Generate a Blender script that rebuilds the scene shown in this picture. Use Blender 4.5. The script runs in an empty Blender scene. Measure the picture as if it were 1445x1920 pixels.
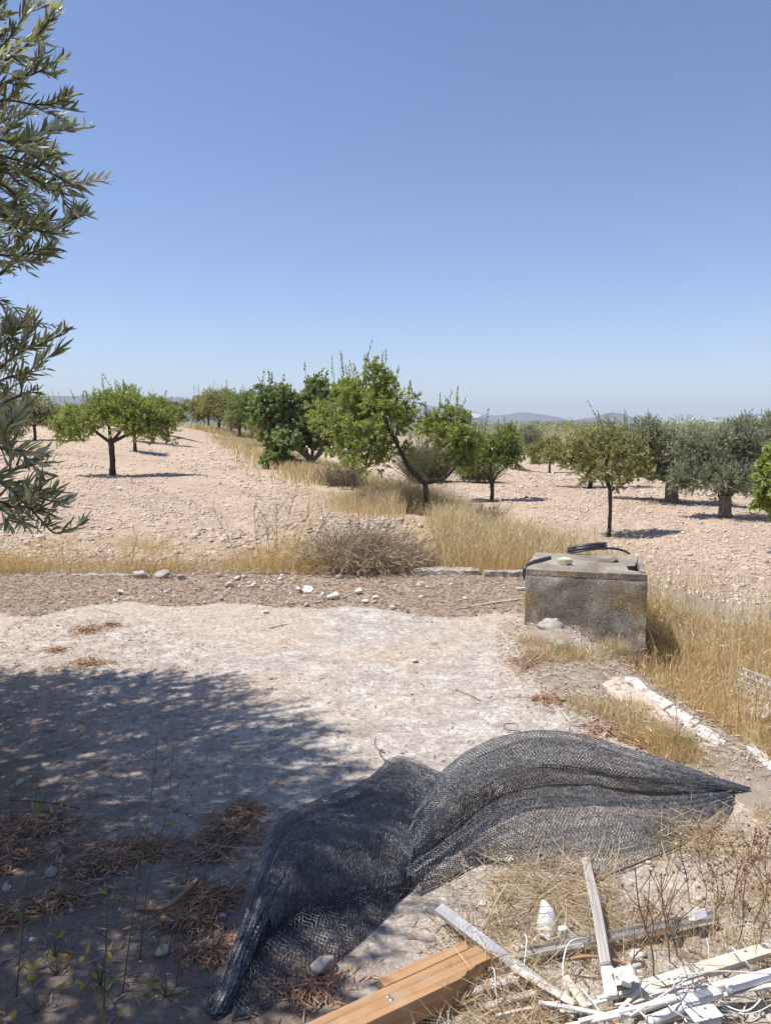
import bpy, math, random
import numpy as np
from mathutils import Vector, Matrix

# ------------------------------------------------------------------ camera, sky, sun, exposure
SC = bpy.context.scene
COL = SC.collection
F, CX, CY = 1442.0, 722.5, 960.0
PITCH = math.radians(6.53)
CH = 1.6
cam_d = bpy.data.cameras.new('camera')
cam = bpy.data.objects.new('camera', cam_d); COL.objects.link(cam)
cam.location = (0, 0, CH); cam.rotation_euler = (math.radians(90) - PITCH, 0, 0)
cam_d.sensor_fit = 'VERTICAL'; cam_d.sensor_height = 24; cam_d.lens = 12.0 / (960.0 / F)
cam_d.clip_start = 0.05; cam_d.clip_end = 30000
SC.camera = cam

SUN_DIR = Vector((-0.42, -0.03, 0.907)).normalized()
world = bpy.data.worlds.new('World'); SC.world = world; world.use_nodes = True
wn = world.node_tree.nodes; wl = world.node_tree.links
sky = wn.new('ShaderNodeTexSky'); sky.sky_type = 'NISHITA'; sky.sun_disc = False
sky.sun_elevation = math.asin(SUN_DIR.z); sky.sun_rotation = math.atan2(SUN_DIR.x, SUN_DIR.y)
sky.altitude = 500; sky.air_density = 1.0; sky.dust_density = 0.5; sky.ozone_density = 4.0
tint = wn.new('ShaderNodeMix'); tint.data_type = 'RGBA'; tint.blend_type = 'MULTIPLY'; tint.inputs[0].default_value = 1; tint.inputs[7].default_value = (1.015, .955, 1.02, 1)
wl.new(sky.outputs[0], tint.inputs[6]); wl.new(tint.outputs[2], wn['Background'].inputs[0]); wn['Background'].inputs[1].default_value = 0.112
sd = bpy.data.lights.new('sun', 'SUN'); sd.energy = 4.9; sd.angle = math.radians(0.53); sd.color = (1.0, 0.955, 0.89)
sun = bpy.data.objects.new('sun', sd); COL.objects.link(sun); sun.location = (-20, 0, 40)
sun.rotation_euler = SUN_DIR.to_track_quat('Z', 'Y').to_euler()
SC.view_settings.view_transform = 'Standard'; SC.view_settings.look = 'None'
SC.view_settings.exposure = 0.43; SC.view_settings.gamma = 1.0; SC.view_settings.use_curve_mapping = False
SC.render.engine = 'CYCLES'
SC.cycles.max_bounces = 6; SC.cycles.volume_bounces = 0; SC.cycles.transparent_max_bounces = 6

# ------------------------------------------------------------------ helpers
rng = np.random.default_rng(7)
random.seed(7)

def ray(px, py):
    c, s = math.cos(PITCH), math.sin(PITCH)
    a = (px - CX) / F; b = (py - CY) / F
    return Vector((a, c - b * s, -s - b * c))
def P(px, py, z=0.0):                       # the place of height z that the photo shows at this pixel
    d = ray(px, py); t = (z - CH) / d.z
    return Vector((d.x * t, d.y * t, z))
def D(px, py, depth):
    d = ray(px, py); return Vector((d.x * depth, d.y * depth, CH + d.z * depth))
def proj(V):                                # world -> photo pixel, depth (used only to shape crowns and pick detail)
    c, s = math.cos(PITCH), math.sin(PITCH)
    x = V[..., 0]; y = V[..., 1]; z = V[..., 2] - CH
    dep = y * c - z * s; up = y * s + z * c
    dep = np.where(dep < 0.05, 0.05, dep)
    return CX + x / dep * F, CY - up / dep * F, y * c - z * s

def _h(ix, iy, seed):
    n = (ix.astype(np.int64) * 374761393 + iy.astype(np.int64) * 668265263 + seed * 974711) & 0xffffffff
    n = ((n ^ (n >> 13)) * 1274126177) & 0xffffffff
    return ((n ^ (n >> 16)) & 0xffff) / 65535.0
def vnoise(x, y, seed=0):
    x = np.asarray(x, float); y = np.asarray(y, float)
    ix = np.floor(x); iy = np.floor(y); fx = x - ix; fy = y - iy
    fx = fx * fx * (3 - 2 * fx); fy = fy * fy * (3 - 2 * fy)
    a = _h(ix, iy, seed); b = _h(ix + 1, iy, seed); c = _h(ix, iy + 1, seed); d = _h(ix + 1, iy + 1, seed)
    return (a * (1 - fx) + b * fx) * (1 - fy) + (c * (1 - fx) + d * fx) * fy
def fbm(x, y, oct=4, seed=0):
    r = 0; a = .5; t = 0
    for i in range(oct):
        r = r + a * vnoise(x * 2 ** i + i * 17.3, y * 2 ** i + i * 9.1, seed + i); t += a; a *= .5
    return r / t
def sstep(a, b, x):
    t = np.clip((x - a) / (b - a), 0, 1); return t * t * (3 - 2 * t)

EY = np.array([0, 3.5, 4.74, 5.25, 5.9, 7.0, 8.2, 11, 14, 44, 150, 9000.])
EX = np.array([2.15, 1.88, 1.66, 1.58, 1.50, 2.2, 2.3, 1.6, .7, -6.7, -33, -33])
def slab_right(y):
    return np.interp(y, [0, 2.9, 3.7, 3.9, 5.2, 5.9, 6.6, 8.1], [2.6, 1.6, 1.25, 1.05, .87, .97, 1.3, 1.5])
def slab_far(x):
    return 6.45 + 0.6 * (fbm(np.asarray(x) * 0.9, 0 * np.asarray(x) + 3, 3, 5) - .5) * 2
def H(x, y, fine=True):
    x = np.asarray(x, float); y = np.asarray(y, float)
    xe = np.interp(y, EY, EX)
    w = np.interp(y, [0, 4.8, 5.4, 6, 8, 12, 40, 200], [.18, .2, .34, .40, 1.6, 2.6, 4, 20])
    s = sstep(-.3, 1.0, (x - xe) / w)
    zr = np.interp(y, [0, 6, 12, 30], [-.30, -.36, -.5, -.6])
    zl = np.interp(y, [0, 8, 9, 14, 40], [0.01, 0.01, 0.05, 0.0, 0.0])
    zl = zl + 1.25 * sstep(24, 66, y) * sstep(-4.0, -12.0, x + .14 * y)
    z = zl * (1 - s) + zr * s
    d = np.sqrt(x * x + y * y)
    # low bank at the head of the tree row
    z = z + 0.14 * np.exp(-((x - .2) / 1.3) ** 2 - ((y - 10.2) / 1.3) ** 2)
    z = z + 0.05 * np.exp(-((x - 1.30) / .22) ** 2 - ((y - 5.65) / .2) ** 2)
    z = z + 0.22 * np.exp(-((x + .75) / 1.1) ** 2 - ((y - 10.3) / .75) ** 2)
    if fine:
        field = sstep(8.0, 9.0, y) * (1 - sstep(-.5, .5, 0 * x)) + 0
        field = np.maximum(sstep(8.2, 9.2, y), s)
        f2 = sstep(400, 60, d)
        ln_ = (x - xe) / np.maximum(1, y / 14); rut = np.exp(-((ln_ + 2.1) / .22) ** 2) + np.exp(-((ln_ + 3.6) / .22) ** 2)
        z = z - .05 * rut * field * sstep(90, 40, d) * (y > 9)
        z = z + field * f2 * (1 - .7 * np.exp(-((ln_ + 2.9) / 1.0) ** 2)) * (0.16 * (fbm(x * .7, y * .7, 4, 11) - .5) + 0.075 * (fbm(x * 4, y * 4, 3, 21) - .5))
        z = z + (1 - field) * 0.03 * (fbm(x * 3, y * 3, 4, 31) - .45)
    # below the slab where the slab shows
    edge = (fbm(x * 2.2, y * 2.2, 3, 41) - .5) * .5
    on = sstep(.10, -.06, x - slab_right(y) + edge * .6) * sstep(.10, -.06, y - slab_far(x) + edge * .5)
    z = z - on * .09
    return z
def Hf(x, y): return float(H(np.array([x]), np.array([y]))[0])
def T(px, py, dz=0.0):                      # the ground point seen at this pixel
    d = ray(px, py); t = 1.0; o = Vector((0, 0, CH))
    while t < 4000:
        p = o + d * t
        if p.z <= Hf(p.x, p.y): break
        a = t; t *= 1.02
    for _ in range(16):
        m_ = (a + t) / 2; p = o + d * m_
        if p.z <= Hf(p.x, p.y): t = m_
        else: a = m_
    p = o + d * t
    return Vector((p.x, p.y, Hf(p.x, p.y) + dz))

class G:                                    # triangle collector
    def __init__(s): s.V = []; s.T = []; s.n = 0
    def add(s, V, Tn):
        V = np.asarray(V, float).reshape(-1, 3); Tn = np.asarray(Tn, np.int64).reshape(-1, 3)
        s.V.append(V); s.T.append(Tn + s.n); s.n += len(V); return s
    def mesh(s, name, mat, smooth=False):
        V = np.concatenate(s.V); Tn = np.concatenate(s.T)
        me = bpy.data.meshes.new(name)
        me.vertices.add(len(V)); me.vertices.foreach_set('co', V.astype(np.float32).ravel())
        me.loops.add(len(Tn) * 3); me.loops.foreach_set('vertex_index', Tn.astype(np.int32).ravel())
        me.polygons.add(len(Tn)); me.polygons.foreach_set('loop_start', np.arange(0, len(Tn) * 3, 3, dtype=np.int32))
        if smooth: me.polygons.foreach_set('use_smooth', np.ones(len(Tn), dtype=bool))
        me.update(calc_edges=True); me.validate()
        for m in (mat if isinstance(mat, (list, tuple)) else [mat]): me.materials.append(m)
        return me
    def obj(s, name, mat, parent=None, smooth=False, kind=None, origin=None):
        if origin is not None:
            o_ = np.array(origin, float); s.V = [v - o_ for v in s.V]
        ob = bpy.data.objects.new(name, s.mesh(name, mat, smooth)); COL.objects.link(ob)
        if origin is not None: ob.location = origin
        if parent is not None: ob.parent = parent
        if kind: ob['kind'] = kind
        return ob
def tag(o, label=None, cat=None, group=None, kind=None):
    if label: o['label'] = label
    if cat: o['category'] = cat
    if group: o['group'] = group
    if kind: o['kind'] = kind
    return o
def empty(name, loc, label, cat, group=None, rz=0):
    o = bpy.data.objects.new(name, None); COL.objects.link(o); o.location = loc; o.rotation_euler.z = rz
    o.empty_display_size = .1
    return tag(o, label, cat, group)
def nrm(v): return v / np.maximum(np.linalg.norm(v, axis=-1, keepdims=True), 1e-9)

def tube_arr(pts, rad, sides=6, cap=True):
    pts = np.array([tuple(p) for p in pts], float); n = len(pts)
    rad = np.broadcast_to(np.array(rad, float), (n,)) if np.ndim(rad) else np.full(n, rad)
    t = np.gradient(pts, axis=0); t = nrm(t)
    ref = np.array([0, 0, 1.]) if abs(t[0, 2]) < .9 else np.array([1., 0, 0])
    u = np.cross(t[0], ref); u /= np.linalg.norm(u); U = [u]
    for i in range(1, n):
        u = U[-1] - t[i] * np.dot(U[-1], t[i]); u /= max(np.linalg.norm(u), 1e-9); U.append(u)
    U = np.array(U); W = np.cross(t, U)
    a = np.arange(sides) * 2 * math.pi / sides
    V = pts[:, None] + rad[:, None, None] * (np.cos(a)[None, :, None] * U[:, None] + np.sin(a)[None, :, None] * W[:, None])
    V = V.reshape(-1, 3); Tn = []
    for i in range(n - 1):
        for k in range(sides):
            a0 = i * sides + k; a1 = i * sides + (k + 1) % sides; b0 = a0 + sides; b1 = a1 + sides
            Tn += [(a0, b0, a1), (a1, b0, b1)]
    if cap:
        m = len(V); V = np.vstack([V, pts[:1], pts[-1:]])
        for k in range(sides):
            Tn.append((m, k, (k + 1) % sides)); Tn.append((m + 1, (n - 1) * sides + (k + 1) % sides, (n - 1) * sides + k))
    return V, np.array(Tn)
def smooth_path(pts, n=12):
    P_ = [Vector(p) for p in pts]; P_ = [P_[0] * 2 - P_[1]] + P_ + [P_[-1] * 2 - P_[-2]]; out = []
    for i in range(1, len(P_) - 2):
        a, b, c, d = P_[i - 1:i + 3]
        for k in range(n):
            t = k / n
            out.append(0.5 * ((2 * b) + (c - a) * t + (2 * a - 5 * b + 4 * c - d) * t * t + (3 * b - a - 3 * c + d) * t ** 3))
    out.append(P_[-2]); return out

def frames(d, roll):                        # side and normal vectors for directions d
    ref = np.where(np.abs(d[:, 2:3]) < .9, np.array([[0, 0, 1.]]), np.array([[1., 0, 0]]))
    s = nrm(np.cross(d, ref)); n = np.cross(s, d)
    c = np.cos(roll)[:, None]; k = np.sin(roll)[:, None]
    return s * c + n * k, -s * k + n * c
LEAF_T = np.array([(0, 2, 1), (1, 2, 3), (2, 4, 3), (3, 4, 5)])
def leaves(g, pos, d, L, W, bend=.15, roll=None, cup=.15):
    n = len(pos); L = np.broadcast_to(L, (n,)).astype(float)[:, None]; W = np.broadcast_to(W, (n,)).astype(float)[:, None]
    if roll is None: roll = rng.uniform(0, 6.28, n)
    s, m = frames(d, roll); bend = (bend * rng.uniform(.2, 1.6, n))[:, None]
    p0 = pos; a = pos + d * L * .33 - m * L * bend * .15; b = pos + d * L * .7 - m * L * bend * .5; e = pos + d * L - m * L * bend
    V = np.stack([p0, a - s * W * .5 + m * W * cup, a + s * W * .5 + m * W * cup, b - s * W * .4 + m * W * cup, b + s * W * .4 + m * W * cup, e], 1)
    Tn = (LEAF_T[None] + (np.arange(n) * 6)[:, None, None])
    g.add(V, Tn)
BL_T = np.array([(0, 1, 2), (1, 3, 2), (2, 3, 4)])
def blades(g, root, up, h, w, lean, az=None):
    n = len(root); az = rng.uniform(0, 6.28, n) if az is None else az
    h = h[:, None]; w = np.broadcast_to(w, (n,))[:, None]; lean = lean[:, None]
    o = np.stack([np.cos(az), np.sin(az), 0 * az], 1); b = az + rng.uniform(-1.5, 1.5, n)
    s = np.stack([-np.sin(b), np.cos(b), 0 * b], 1)
    z = np.array([[0, 0, 1.]])
    m = root + z * h * .55 + o * h * lean * .35; e = root + z * h * (1 - .35 * lean * lean) + o * h * lean
    V = np.stack([root - s * w * .5, root + s * w * .5, m - s * w * .4, m + s * w * .4, e], 1)
    g.add(V, BL_T[None] + (np.arange(n) * 5)[:, None, None]); return e, nrm(e - m)
OCT_V = np.array([(1, 0, 0), (0, 1, 0), (-1, 0, 0), (0, -1, 0), (0, 0, 1), (0, 0, -1)], float)
OCT_T = np.array([(0, 1, 4), (1, 2, 4), (2, 3, 4), (3, 0, 4), (1, 0, 5), (2, 1, 5), (3, 2, 5), (0, 3, 5)])
_p = (1 + 5 ** .5) / 2
ICO_V = nrm(np.array([(-1, _p, 0), (1, _p, 0), (-1, -_p, 0), (1, -_p, 0), (0, -1, _p), (0, 1, _p), (0, -1, -_p), (0, 1, -_p), (_p, 0, -1), (_p, 0, 1), (-_p, 0, -1), (-_p, 0, 1)], float))
ICO_T = np.array([(0, 11, 5), (0, 5, 1), (0, 1, 7), (0, 7, 10), (0, 10, 11), (1, 5, 9), (5, 11, 4), (11, 10, 2), (10, 7, 6), (7, 1, 8), (3, 9, 4), (3, 4, 2), (3, 2, 6), (3, 6, 8), (3, 8, 9), (4, 9, 5), (2, 4, 11), (6, 2, 10), (8, 6, 7), (9, 8, 1)])
def stones(g, pos, size, flat=.55, base='ico'):
    n = len(pos); BV, BT = (ICO_V, ICO_T) if base == 'ico' else (OCT_V, OCT_T)
    k = len(BV); V = BV[None] * (1 + rng.uniform(-.35, .3, (n, k, 1)))
    V = V * np.stack([rng.uniform(.7, 1.3, n), rng.uniform(.7, 1.3, n), flat * rng.uniform(.6, 1.4, n)], 1)[:, None]
    a = rng.uniform(0, 6.28, n); c, s = np.cos(a)[:, None], np.sin(a)[:, None]
    V = np.stack([V[..., 0] * c - V[..., 1] * s, V[..., 0] * s + V[..., 1] * c, V[..., 2]], -1)
    V = V * size[:, None, None] + pos[:, None]
    g.add(V, BT[None] + (np.arange(n) * k)[:, None, None])

# ------------------------------------------------------------------ materials
def mat(name):
    m = bpy.data.materials.new(name); m.use_nodes = True
    return m, m.node_tree.nodes, m.node_tree.links, m.node_tree.nodes['Principled BSDF']
def ramp(N, stops):
    r = N.new('ShaderNodeValToRGB'); e = r.color_ramp.elements
    e[0].position = stops[0][0]; e[0].color = (*stops[0][1], 1); e[1].position = stops[-1][0]; e[1].color = (*stops[-1][1], 1)
    for p, c in stops[1:-1]:
        k = e.new(p); k.color = (*c, 1)
    return r
def noise_n(N, L, scale, det=5, rough=.6, vec=None, dist=0):
    n = N.new('ShaderNodeTexNoise'); n.inputs['Scale'].default_value = scale; n.inputs['Detail'].default_value = det
    n.inputs['Roughness'].default_value = rough; n.inputs['Distortion'].default_value = dist
    if vec: L.new(vec, n.inputs['Vector'])
    return n
def mixc(N, L, fac, a, b, mode='MIX'):
    m = N.new('ShaderNodeMix'); m.data_type = 'RGBA'; m.blend_type = mode
    for s, v in ((0, fac), (6, a), (7, b)):
        if isinstance(v, (int, float)): m.inputs[s].default_value = v
        elif isinstance(v, tuple): m.inputs[s].default_value = (*v, 1)
        else: L.new(v, m.inputs[s])
    return m.outputs[2]
def vramp(N, L, src, a, b):
    r = N.new('ShaderNodeMapRange'); r.inputs[1].default_value = a; r.inputs[2].default_value = b
    L.new(src, r.inputs[0]); return r.outputs[0]
def bump(N, L, B, src, s, d=.02):
    b = N.new('ShaderNodeBump'); b.inputs['Strength'].default_value = s; b.inputs['Distance'].default_value = d
    L.new(src, b.inputs['Height']); L.new(b.outputs[0], B.inputs['Normal'])
def math_n(N, L, op, a, b=None):
    m = N.new('ShaderNodeMath'); m.operation = op
    for i, v in ((0, a), (1, b)):
        if v is None: continue
        if isinstance(v, (int, float)): m.inputs[i].default_value = v
        else: L.new(v, m.inputs[i])
    return m.outputs[0]
def pos_out(N): return N.new('ShaderNodeNewGeometry').outputs['Position']

def m_concrete():
    m, N, L, B = mat('weathered_concrete'); p = pos_out(N)
    big = noise_n(N, L, .9, 6, .62, p, .4); mid = noise_n(N, L, 5, 8, .7, p); fin = noise_n(N, L, 90, 4, .75, p); gr = noise_n(N, L, 28, 6, .8, p)
    grey = ramp(N, [(.3, (.32, .28, .24)), (.5, (.43, .39, .35)), (.66, (.60, .565, .52))]); L.new(mid.outputs[0], grey.inputs[0])
    dust = ramp(N, [(.3, (.39, .325, .265)), (.7, (.54, .465, .39))]); L.new(mid.outputs[0], dust.inputs[0])
    sep = N.new('ShaderNodeSeparateXYZ'); L.new(p, sep.inputs[0])
    far = vramp(N, L, sep.outputs[1], 3.6, 6.6)
    right = vramp(N, L, sep.outputs[0], .3, 1.6)
    dm = math_n(N, L, 'ADD', big.outputs[0], math_n(N, L, 'MULTIPLY', far, .17))
    dm = math_n(N, L, 'ADD', dm, math_n(N, L, 'MULTIPLY', right, .14))
    dmk = vramp(N, L, dm, .53, .66)
    c = mixc(N, L, dmk, grey.outputs[0], dust.outputs[0])
    # speckle of exposed aggregate and chipped skin
    sp = ramp(N, [(.34, (.45, .41, .37)), (.45, (.88, .86, .84)), (.54, (1, 1, 1)), (.62, (1.4, 1.4, 1.38))]); L.new(gr.outputs[0], sp.inputs[0])
    c = mixc(N, L, .8, c, sp.outputs[0], 'MULTIPLY')
    sp2 = ramp(N, [(.34, (.42, .38, .35)), (.46, (1, 1, 1)), (.6, (1, 1, 1)), (.68, (1.3, 1.3, 1.3))]); L.new(fin.outputs[0], sp2.inputs[0])
    c = mixc(N, L, .75, c, sp2.outputs[0], 'MULTIPLY')
    fl = ramp(N, [(.40, (.80, .77, .73)), (.5, (1, 1, 1)), (.56, (1.0, 1.0, 1.0)), (.60, (1.28, 1.27, 1.25))]); L.new(noise_n(N, L, 13, 5, .8, p, .6).outputs[0], fl.inputs[0])
    c = mixc(N, L, .75, c, fl.outputs[0], 'MULTIPLY')
    # warm brown paints the olive's shade into the concrete, together with leaf tannin stains
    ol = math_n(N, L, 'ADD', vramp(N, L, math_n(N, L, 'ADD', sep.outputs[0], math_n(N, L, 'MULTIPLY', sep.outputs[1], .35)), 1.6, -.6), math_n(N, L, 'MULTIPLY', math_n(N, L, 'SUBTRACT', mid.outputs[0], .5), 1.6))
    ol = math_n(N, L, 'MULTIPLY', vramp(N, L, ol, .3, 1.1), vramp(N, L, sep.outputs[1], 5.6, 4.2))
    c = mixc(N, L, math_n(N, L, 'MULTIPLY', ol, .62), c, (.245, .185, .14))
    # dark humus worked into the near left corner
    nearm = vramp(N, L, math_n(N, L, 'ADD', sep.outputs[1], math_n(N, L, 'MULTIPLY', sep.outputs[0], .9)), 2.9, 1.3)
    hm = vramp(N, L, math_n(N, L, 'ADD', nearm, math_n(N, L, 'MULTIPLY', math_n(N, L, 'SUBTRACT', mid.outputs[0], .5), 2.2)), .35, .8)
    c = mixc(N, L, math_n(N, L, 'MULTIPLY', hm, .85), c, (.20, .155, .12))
    sp3 = ramp(N, [(.38, (.6, .55, .5)), (.48, (1, 1, 1)), (.58, (1, 1, 1)), (.66, (1.7, 1.65, 1.6))]); L.new(noise_n(N, L, 60, 5, .8, p).outputs[0], sp3.inputs[0])
    c = mixc(N, L, .7, c, sp3.outputs[0], 'MULTIPLY')
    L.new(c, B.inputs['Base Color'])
    B.inputs['Roughness'].default_value = .92; B.inputs['Specular IOR Level'].default_value = .25
    hsum = math_n(N, L, 'ADD', math_n(N, L, 'MULTIPLY', gr.outputs[0], .8), math_n(N, L, 'MULTIPLY', fin.outputs[0], .35))
    bump(N, L, B, hsum, .8, .012)
    return m
def m_soil():
    m, N, L, B = mat('stony_soil'); p = pos_out(N)
    big = noise_n(N, L, .25, 5, .6, p, .5); mid = noise_n(N, L, 3.5, 8, .72, p); fin = noise_n(N, L, 24, 6, .75, p)
    r = ramp(N, [(.28, (.33, .245, .18)), (.46, (.52, .42, .325)), (.7, (.64, .54, .435))]); L.new(mid.outputs[0], r.inputs[0])
    r2 = ramp(N, [(.3, (.80, .74, .68)), (.6, (1.05, 1.0, .96))]); L.new(big.outputs[0], r2.inputs[0])
    c = mixc(N, L, .8, r.outputs[0], r2.outputs[0], 'MULTIPLY')
    v = N.new('ShaderNodeTexVoronoi'); v.inputs['Scale'].default_value = 13; L.new(p, v.inputs['Vector'])
    r3 = ramp(N, [(.1, (1.2, 1.2, 1.18)), (.38, (1, 1, 1)), (.7, (.72, .66, .6))]); L.new(v.outputs[0], r3.inputs[0])
    c = mixc(N, L, .55, c, r3.outputs[0], 'MULTIPLY')
    r4 = ramp(N, [(.3, (.66, .6, .54)), (.5, (1, 1, 1)), (.72, (1.2, 1.2, 1.2))]); L.new(fin.outputs[0], r4.inputs[0])
    c = mixc(N, L, .7, c, r4.outputs[0], 'MULTIPLY')
    # the strip of old litter between slab and curb is browner
    sep = N.new('ShaderNodeSeparateXYZ'); L.new(p, sep.inputs[0])
    s1 = vramp(N, L, sep.outputs[1], 9.2, 8.2)
    c = mixc(N, L, math_n(N, L, 'MULTIPLY', s1, .5), c, (.38, .33, .285))
    # far plain turns to scrub
    ln = N.new('ShaderNodeVectorMath'); ln.operation = 'LENGTH'; L.new(p, ln.inputs[0])
    c = mixc(N, L, vramp(N, L, ln.outputs[1], 70, 220), c, (.15, .135, .075))
    L.new(c, B.inputs['Base Color']); B.inputs['Roughness'].default_value = .95; B.inputs['Specular IOR Level'].default_value = .15
    h = math_n(N, L, 'ADD', math_n(N, L, 'MULTIPLY', mid.outputs[0], 1.6), math_n(N, L, 'MULTIPLY', fin.outputs[0], .6))
    h = math_n(N, L, 'SUBTRACT', h, math_n(N, L, 'MULTIPLY', v.outputs[0], .4))
    bump(N, L, B, h, .9, .06)
    return m
def m_simple(name, stops, scale=20, rough=.8, bstr=.3, bd=.01, metal=0, spec=.3, stretch=None, det=6):
    m, N, L, B = mat(name)
    tc = N.new('ShaderNodeTexCoord').outputs['Object']
    if stretch:
        mp = N.new('ShaderNodeMapping'); mp.inputs['Scale'].default_value = stretch; L.new(tc, mp.inputs[0]); tc = mp.outputs[0]
    n = noise_n(N, L, scale, det, .65, tc)
    r = ramp(N, stops); L.new(n.outputs[0], r.inputs[0]); L.new(r.outputs[0], B.inputs['Base Color'])
    B.inputs['Roughness'].default_value = rough; B.inputs['Metallic'].default_value = metal; B.inputs['Specular IOR Level'].default_value = spec
    if bstr: bump(N, L, B, n.outputs[0], bstr, bd)
    return m
def m_leaf(name, stops, back=None, trans=.25, rough=.5, spec=.4):
    m, N, L, B = mat(name); g = N.new('ShaderNodeNewGeometry')
    r = ramp(N, stops); L.new(g.outputs['Random Per Island'], r.inputs[0]); c = r.outputs[0]
    if back: c = mixc(N, L, g.outputs['Backfacing'], c, back)
    L.new(c, B.inputs['Base Color']); B.inputs['Roughness'].default_value = rough; B.inputs['Specular IOR Level'].default_value = spec
    if trans:
        t = N.new('ShaderNodeBsdfTranslucent'); ms = N.new('ShaderNodeMixShader'); ms.inputs[0].default_value = trans
        tc = mixc(N, L, 1.0, c, (1.5, 1.6, .7), 'MULTIPLY'); L.new(tc, t.inputs[0])
        L.new(B.outputs[0], ms.inputs[1]); L.new(t.outputs[0], ms.inputs[2]); L.new(ms.outputs[0], N['Material Output'].inputs[0])
    return m
def m_stone(name, a, b, scale=18):
    return m_simple(name, [(.3, a), (.7, b)], scale, .9, .7, .02, 0, .2)
def m_isl(name, stops, rough=.9, trans=0, bsc=0):
    m = m_leaf(name, stops, None, trans, rough, .2)
    if bsc:
        N, L = m.node_tree.nodes, m.node_tree.links; bump(N, L, N['Principled BSDF'], noise_n(N, L, bsc, 5, .7, pos_out(N)).outputs[0], .8, .01)
    return m

M = {}
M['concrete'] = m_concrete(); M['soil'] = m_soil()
M['rubble'] = m_isl('rubble_stone', [(0, (.42, .33, .255)), (.6, (.53, .435, .35)), (1, (.65, .565, .47))], .92, 0, 40)
M['clod'] = m_isl('soil_clod', [(0, (.37, .28, .21)), (.6, (.47, .37, .29)), (1, (.56, .455, .365))], .95, 0, 30)
M['gravel'] = m_isl('gravel', [(0, (.30, .25, .21)), (.5, (.47, .41, .36)), (1, (.66, .60, .54))], .92)
M['bark_dark'] = m_simple('almond_bark', [(.3, (.035, .026, .02)), (.7, (.12, .09, .07))], 30, .95, 1, .02, stretch=(1, 1, .25))
M['bark_olive'] = m_simple('olive_bark', [(.3, (.10, .085, .065)), (.7, (.26, .22, .18))], 14, .95, 1, .03, stretch=(1, 1, .3))
M['twig'] = m_simple('twig_bark', [(.3, (.07, .05, .035)), (.7, (.16, .12, .085))], 30, .9, 0)
M['almond'] = m_leaf('almond_leaf', [(0, (.14, .19, .04)), (.4, (.23, .29, .065)), (.75, (.33, .38, .10)), (.93, (.40, .37, .12)), (1, (.42, .26, .09))], (.27, .31, .13), .36)
M['almond_dry'] = m_leaf('dusty_almond_leaf', [(0, (.15, .17, .055)), (.45, (.25, .26, .09)), (.8, (.37, .36, .15)), (1, (.46, .34, .17))], (.29, .28, .15), .33)
M['almond_deep'] = m_leaf('deep_almond_leaf', [(0, (.11, .16, .04)), (.5, (.18, .23, .06)), (1, (.28, .33, .09))], (.2, .25, .10), .33)
M['fig'] = m_leaf('fig_leaf', [(0, (.10, .145, .055)), (.6, (.165, .215, .085)), (1, (.26, .31, .13))], (.25, .30, .17), .35)
M['olive'] = m_leaf('olive_leaf', [(0, (.11, .13, .065)), (.5, (.18, .195, .10)), (1, (.29, .29, .16))], (.44, .44, .33), .22, .42, .35)
M['olive_far'] = m_leaf('olive_leaf_far', [(0, (.11, .14, .07)), (.5, (.18, .215, .12)), (1, (.30, .33, .21))], (.36, .38, .28), .15, .5, .5)
M['oliveyel'] = m_leaf('yellowed_olive_leaf', [(0, (.45, .24, .04)), (1, (.5, .32, .08))], None, .2)
M['olivefruit'] = m_simple('olive_fruit', [(.3, (.035, .06, .02)), (.7, (.06, .09, .03))], 30, .3, 0, spec=.6)
M['straw'] = m_leaf('dry_grass', [(0, (.28, .19, .11)), (.35, (.48, .36, .22)), (.75, (.64, .515, .35)), (1, (.76, .67, .51))], None, .25, .7, .2)
M['strawg'] = m_leaf('yellow_grass', [(0, (.33, .205, .09)), (.5, (.54, .38, .195)), (.93, (.68, .53, .32)), (1, (.42, .36, .18))], None, .25, .7, .2)
M['grey_straw'] = m_leaf('weathered_grass', [(0, (.20, .14, .10)), (.5, (.36, .27, .20)), (1, (.58, .49, .39))], None, .1, .8, .2)
M['litter'] = m_leaf('dry_olive_leaves', [(0, (.17, .09, .05)), (.5, (.34, .19, .11)), (.85, (.46, .29, .17)), (1, (.55, .45, .34))], None, .05, .6, .3)
M['green_stem'] = m_leaf('green_stem', [(0, (.26, .27, .11)), (1, (.42, .39, .19))], None, .1)
M['dark_stem'] = m_leaf('dark_stem', [(0, (.06, .07, .03)), (1, (.10, .105, .045))], None, .1)
M['brown_stem'] = m_leaf('brown_stem', [(0, (.16, .085, .045)), (1, (.26, .15, .085))], None, .05)
M['yellow_leaf'] = m_leaf('yellow_leaf', [(0, (.45, .26, .03)), (1, (.55, .38, .06))], None, .3)
M['green_leaf'] = m_leaf('weed_leaf', [(0, (.10, .15, .03)), (1, (.20, .25, .06))], None, .3)
M['white_paint'] = m_simple('chalky_white_paint', [(.3, (.32, .27, .22)), (.42, (.58, .54, .49)), (.6, (.72, .70, .67))], 35, .6, .2, .003)
M['whitewash'] = m_simple('flaking_whitewash', [(.36, (.30, .24, .19)), (.46, (.50, .43, .37)), (.56, (.68, .63, .58)), (.7, (.74, .71, .67))], 22, .85, .7, .01)
M['gloss_white'] = m_simple('white_enamel', [(.30, (.36, .29, .21)), (.42, (.66, .62, .56)), (.55, (.78, .765, .74))], 9, .35, .1, .002, spec=.5)
M['cream'] = m_simple('cream_profile', [(.3, (.50, .42, .32)), (.6, (.66, .59, .48))], 10, .5, .1, .002)
M['galv'] = m_simple('galvanised_steel', [(.3, (.38, .38, .38)), (.7, (.66, .66, .66))], 9, .38, .1, .002, metal=.75)
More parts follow.
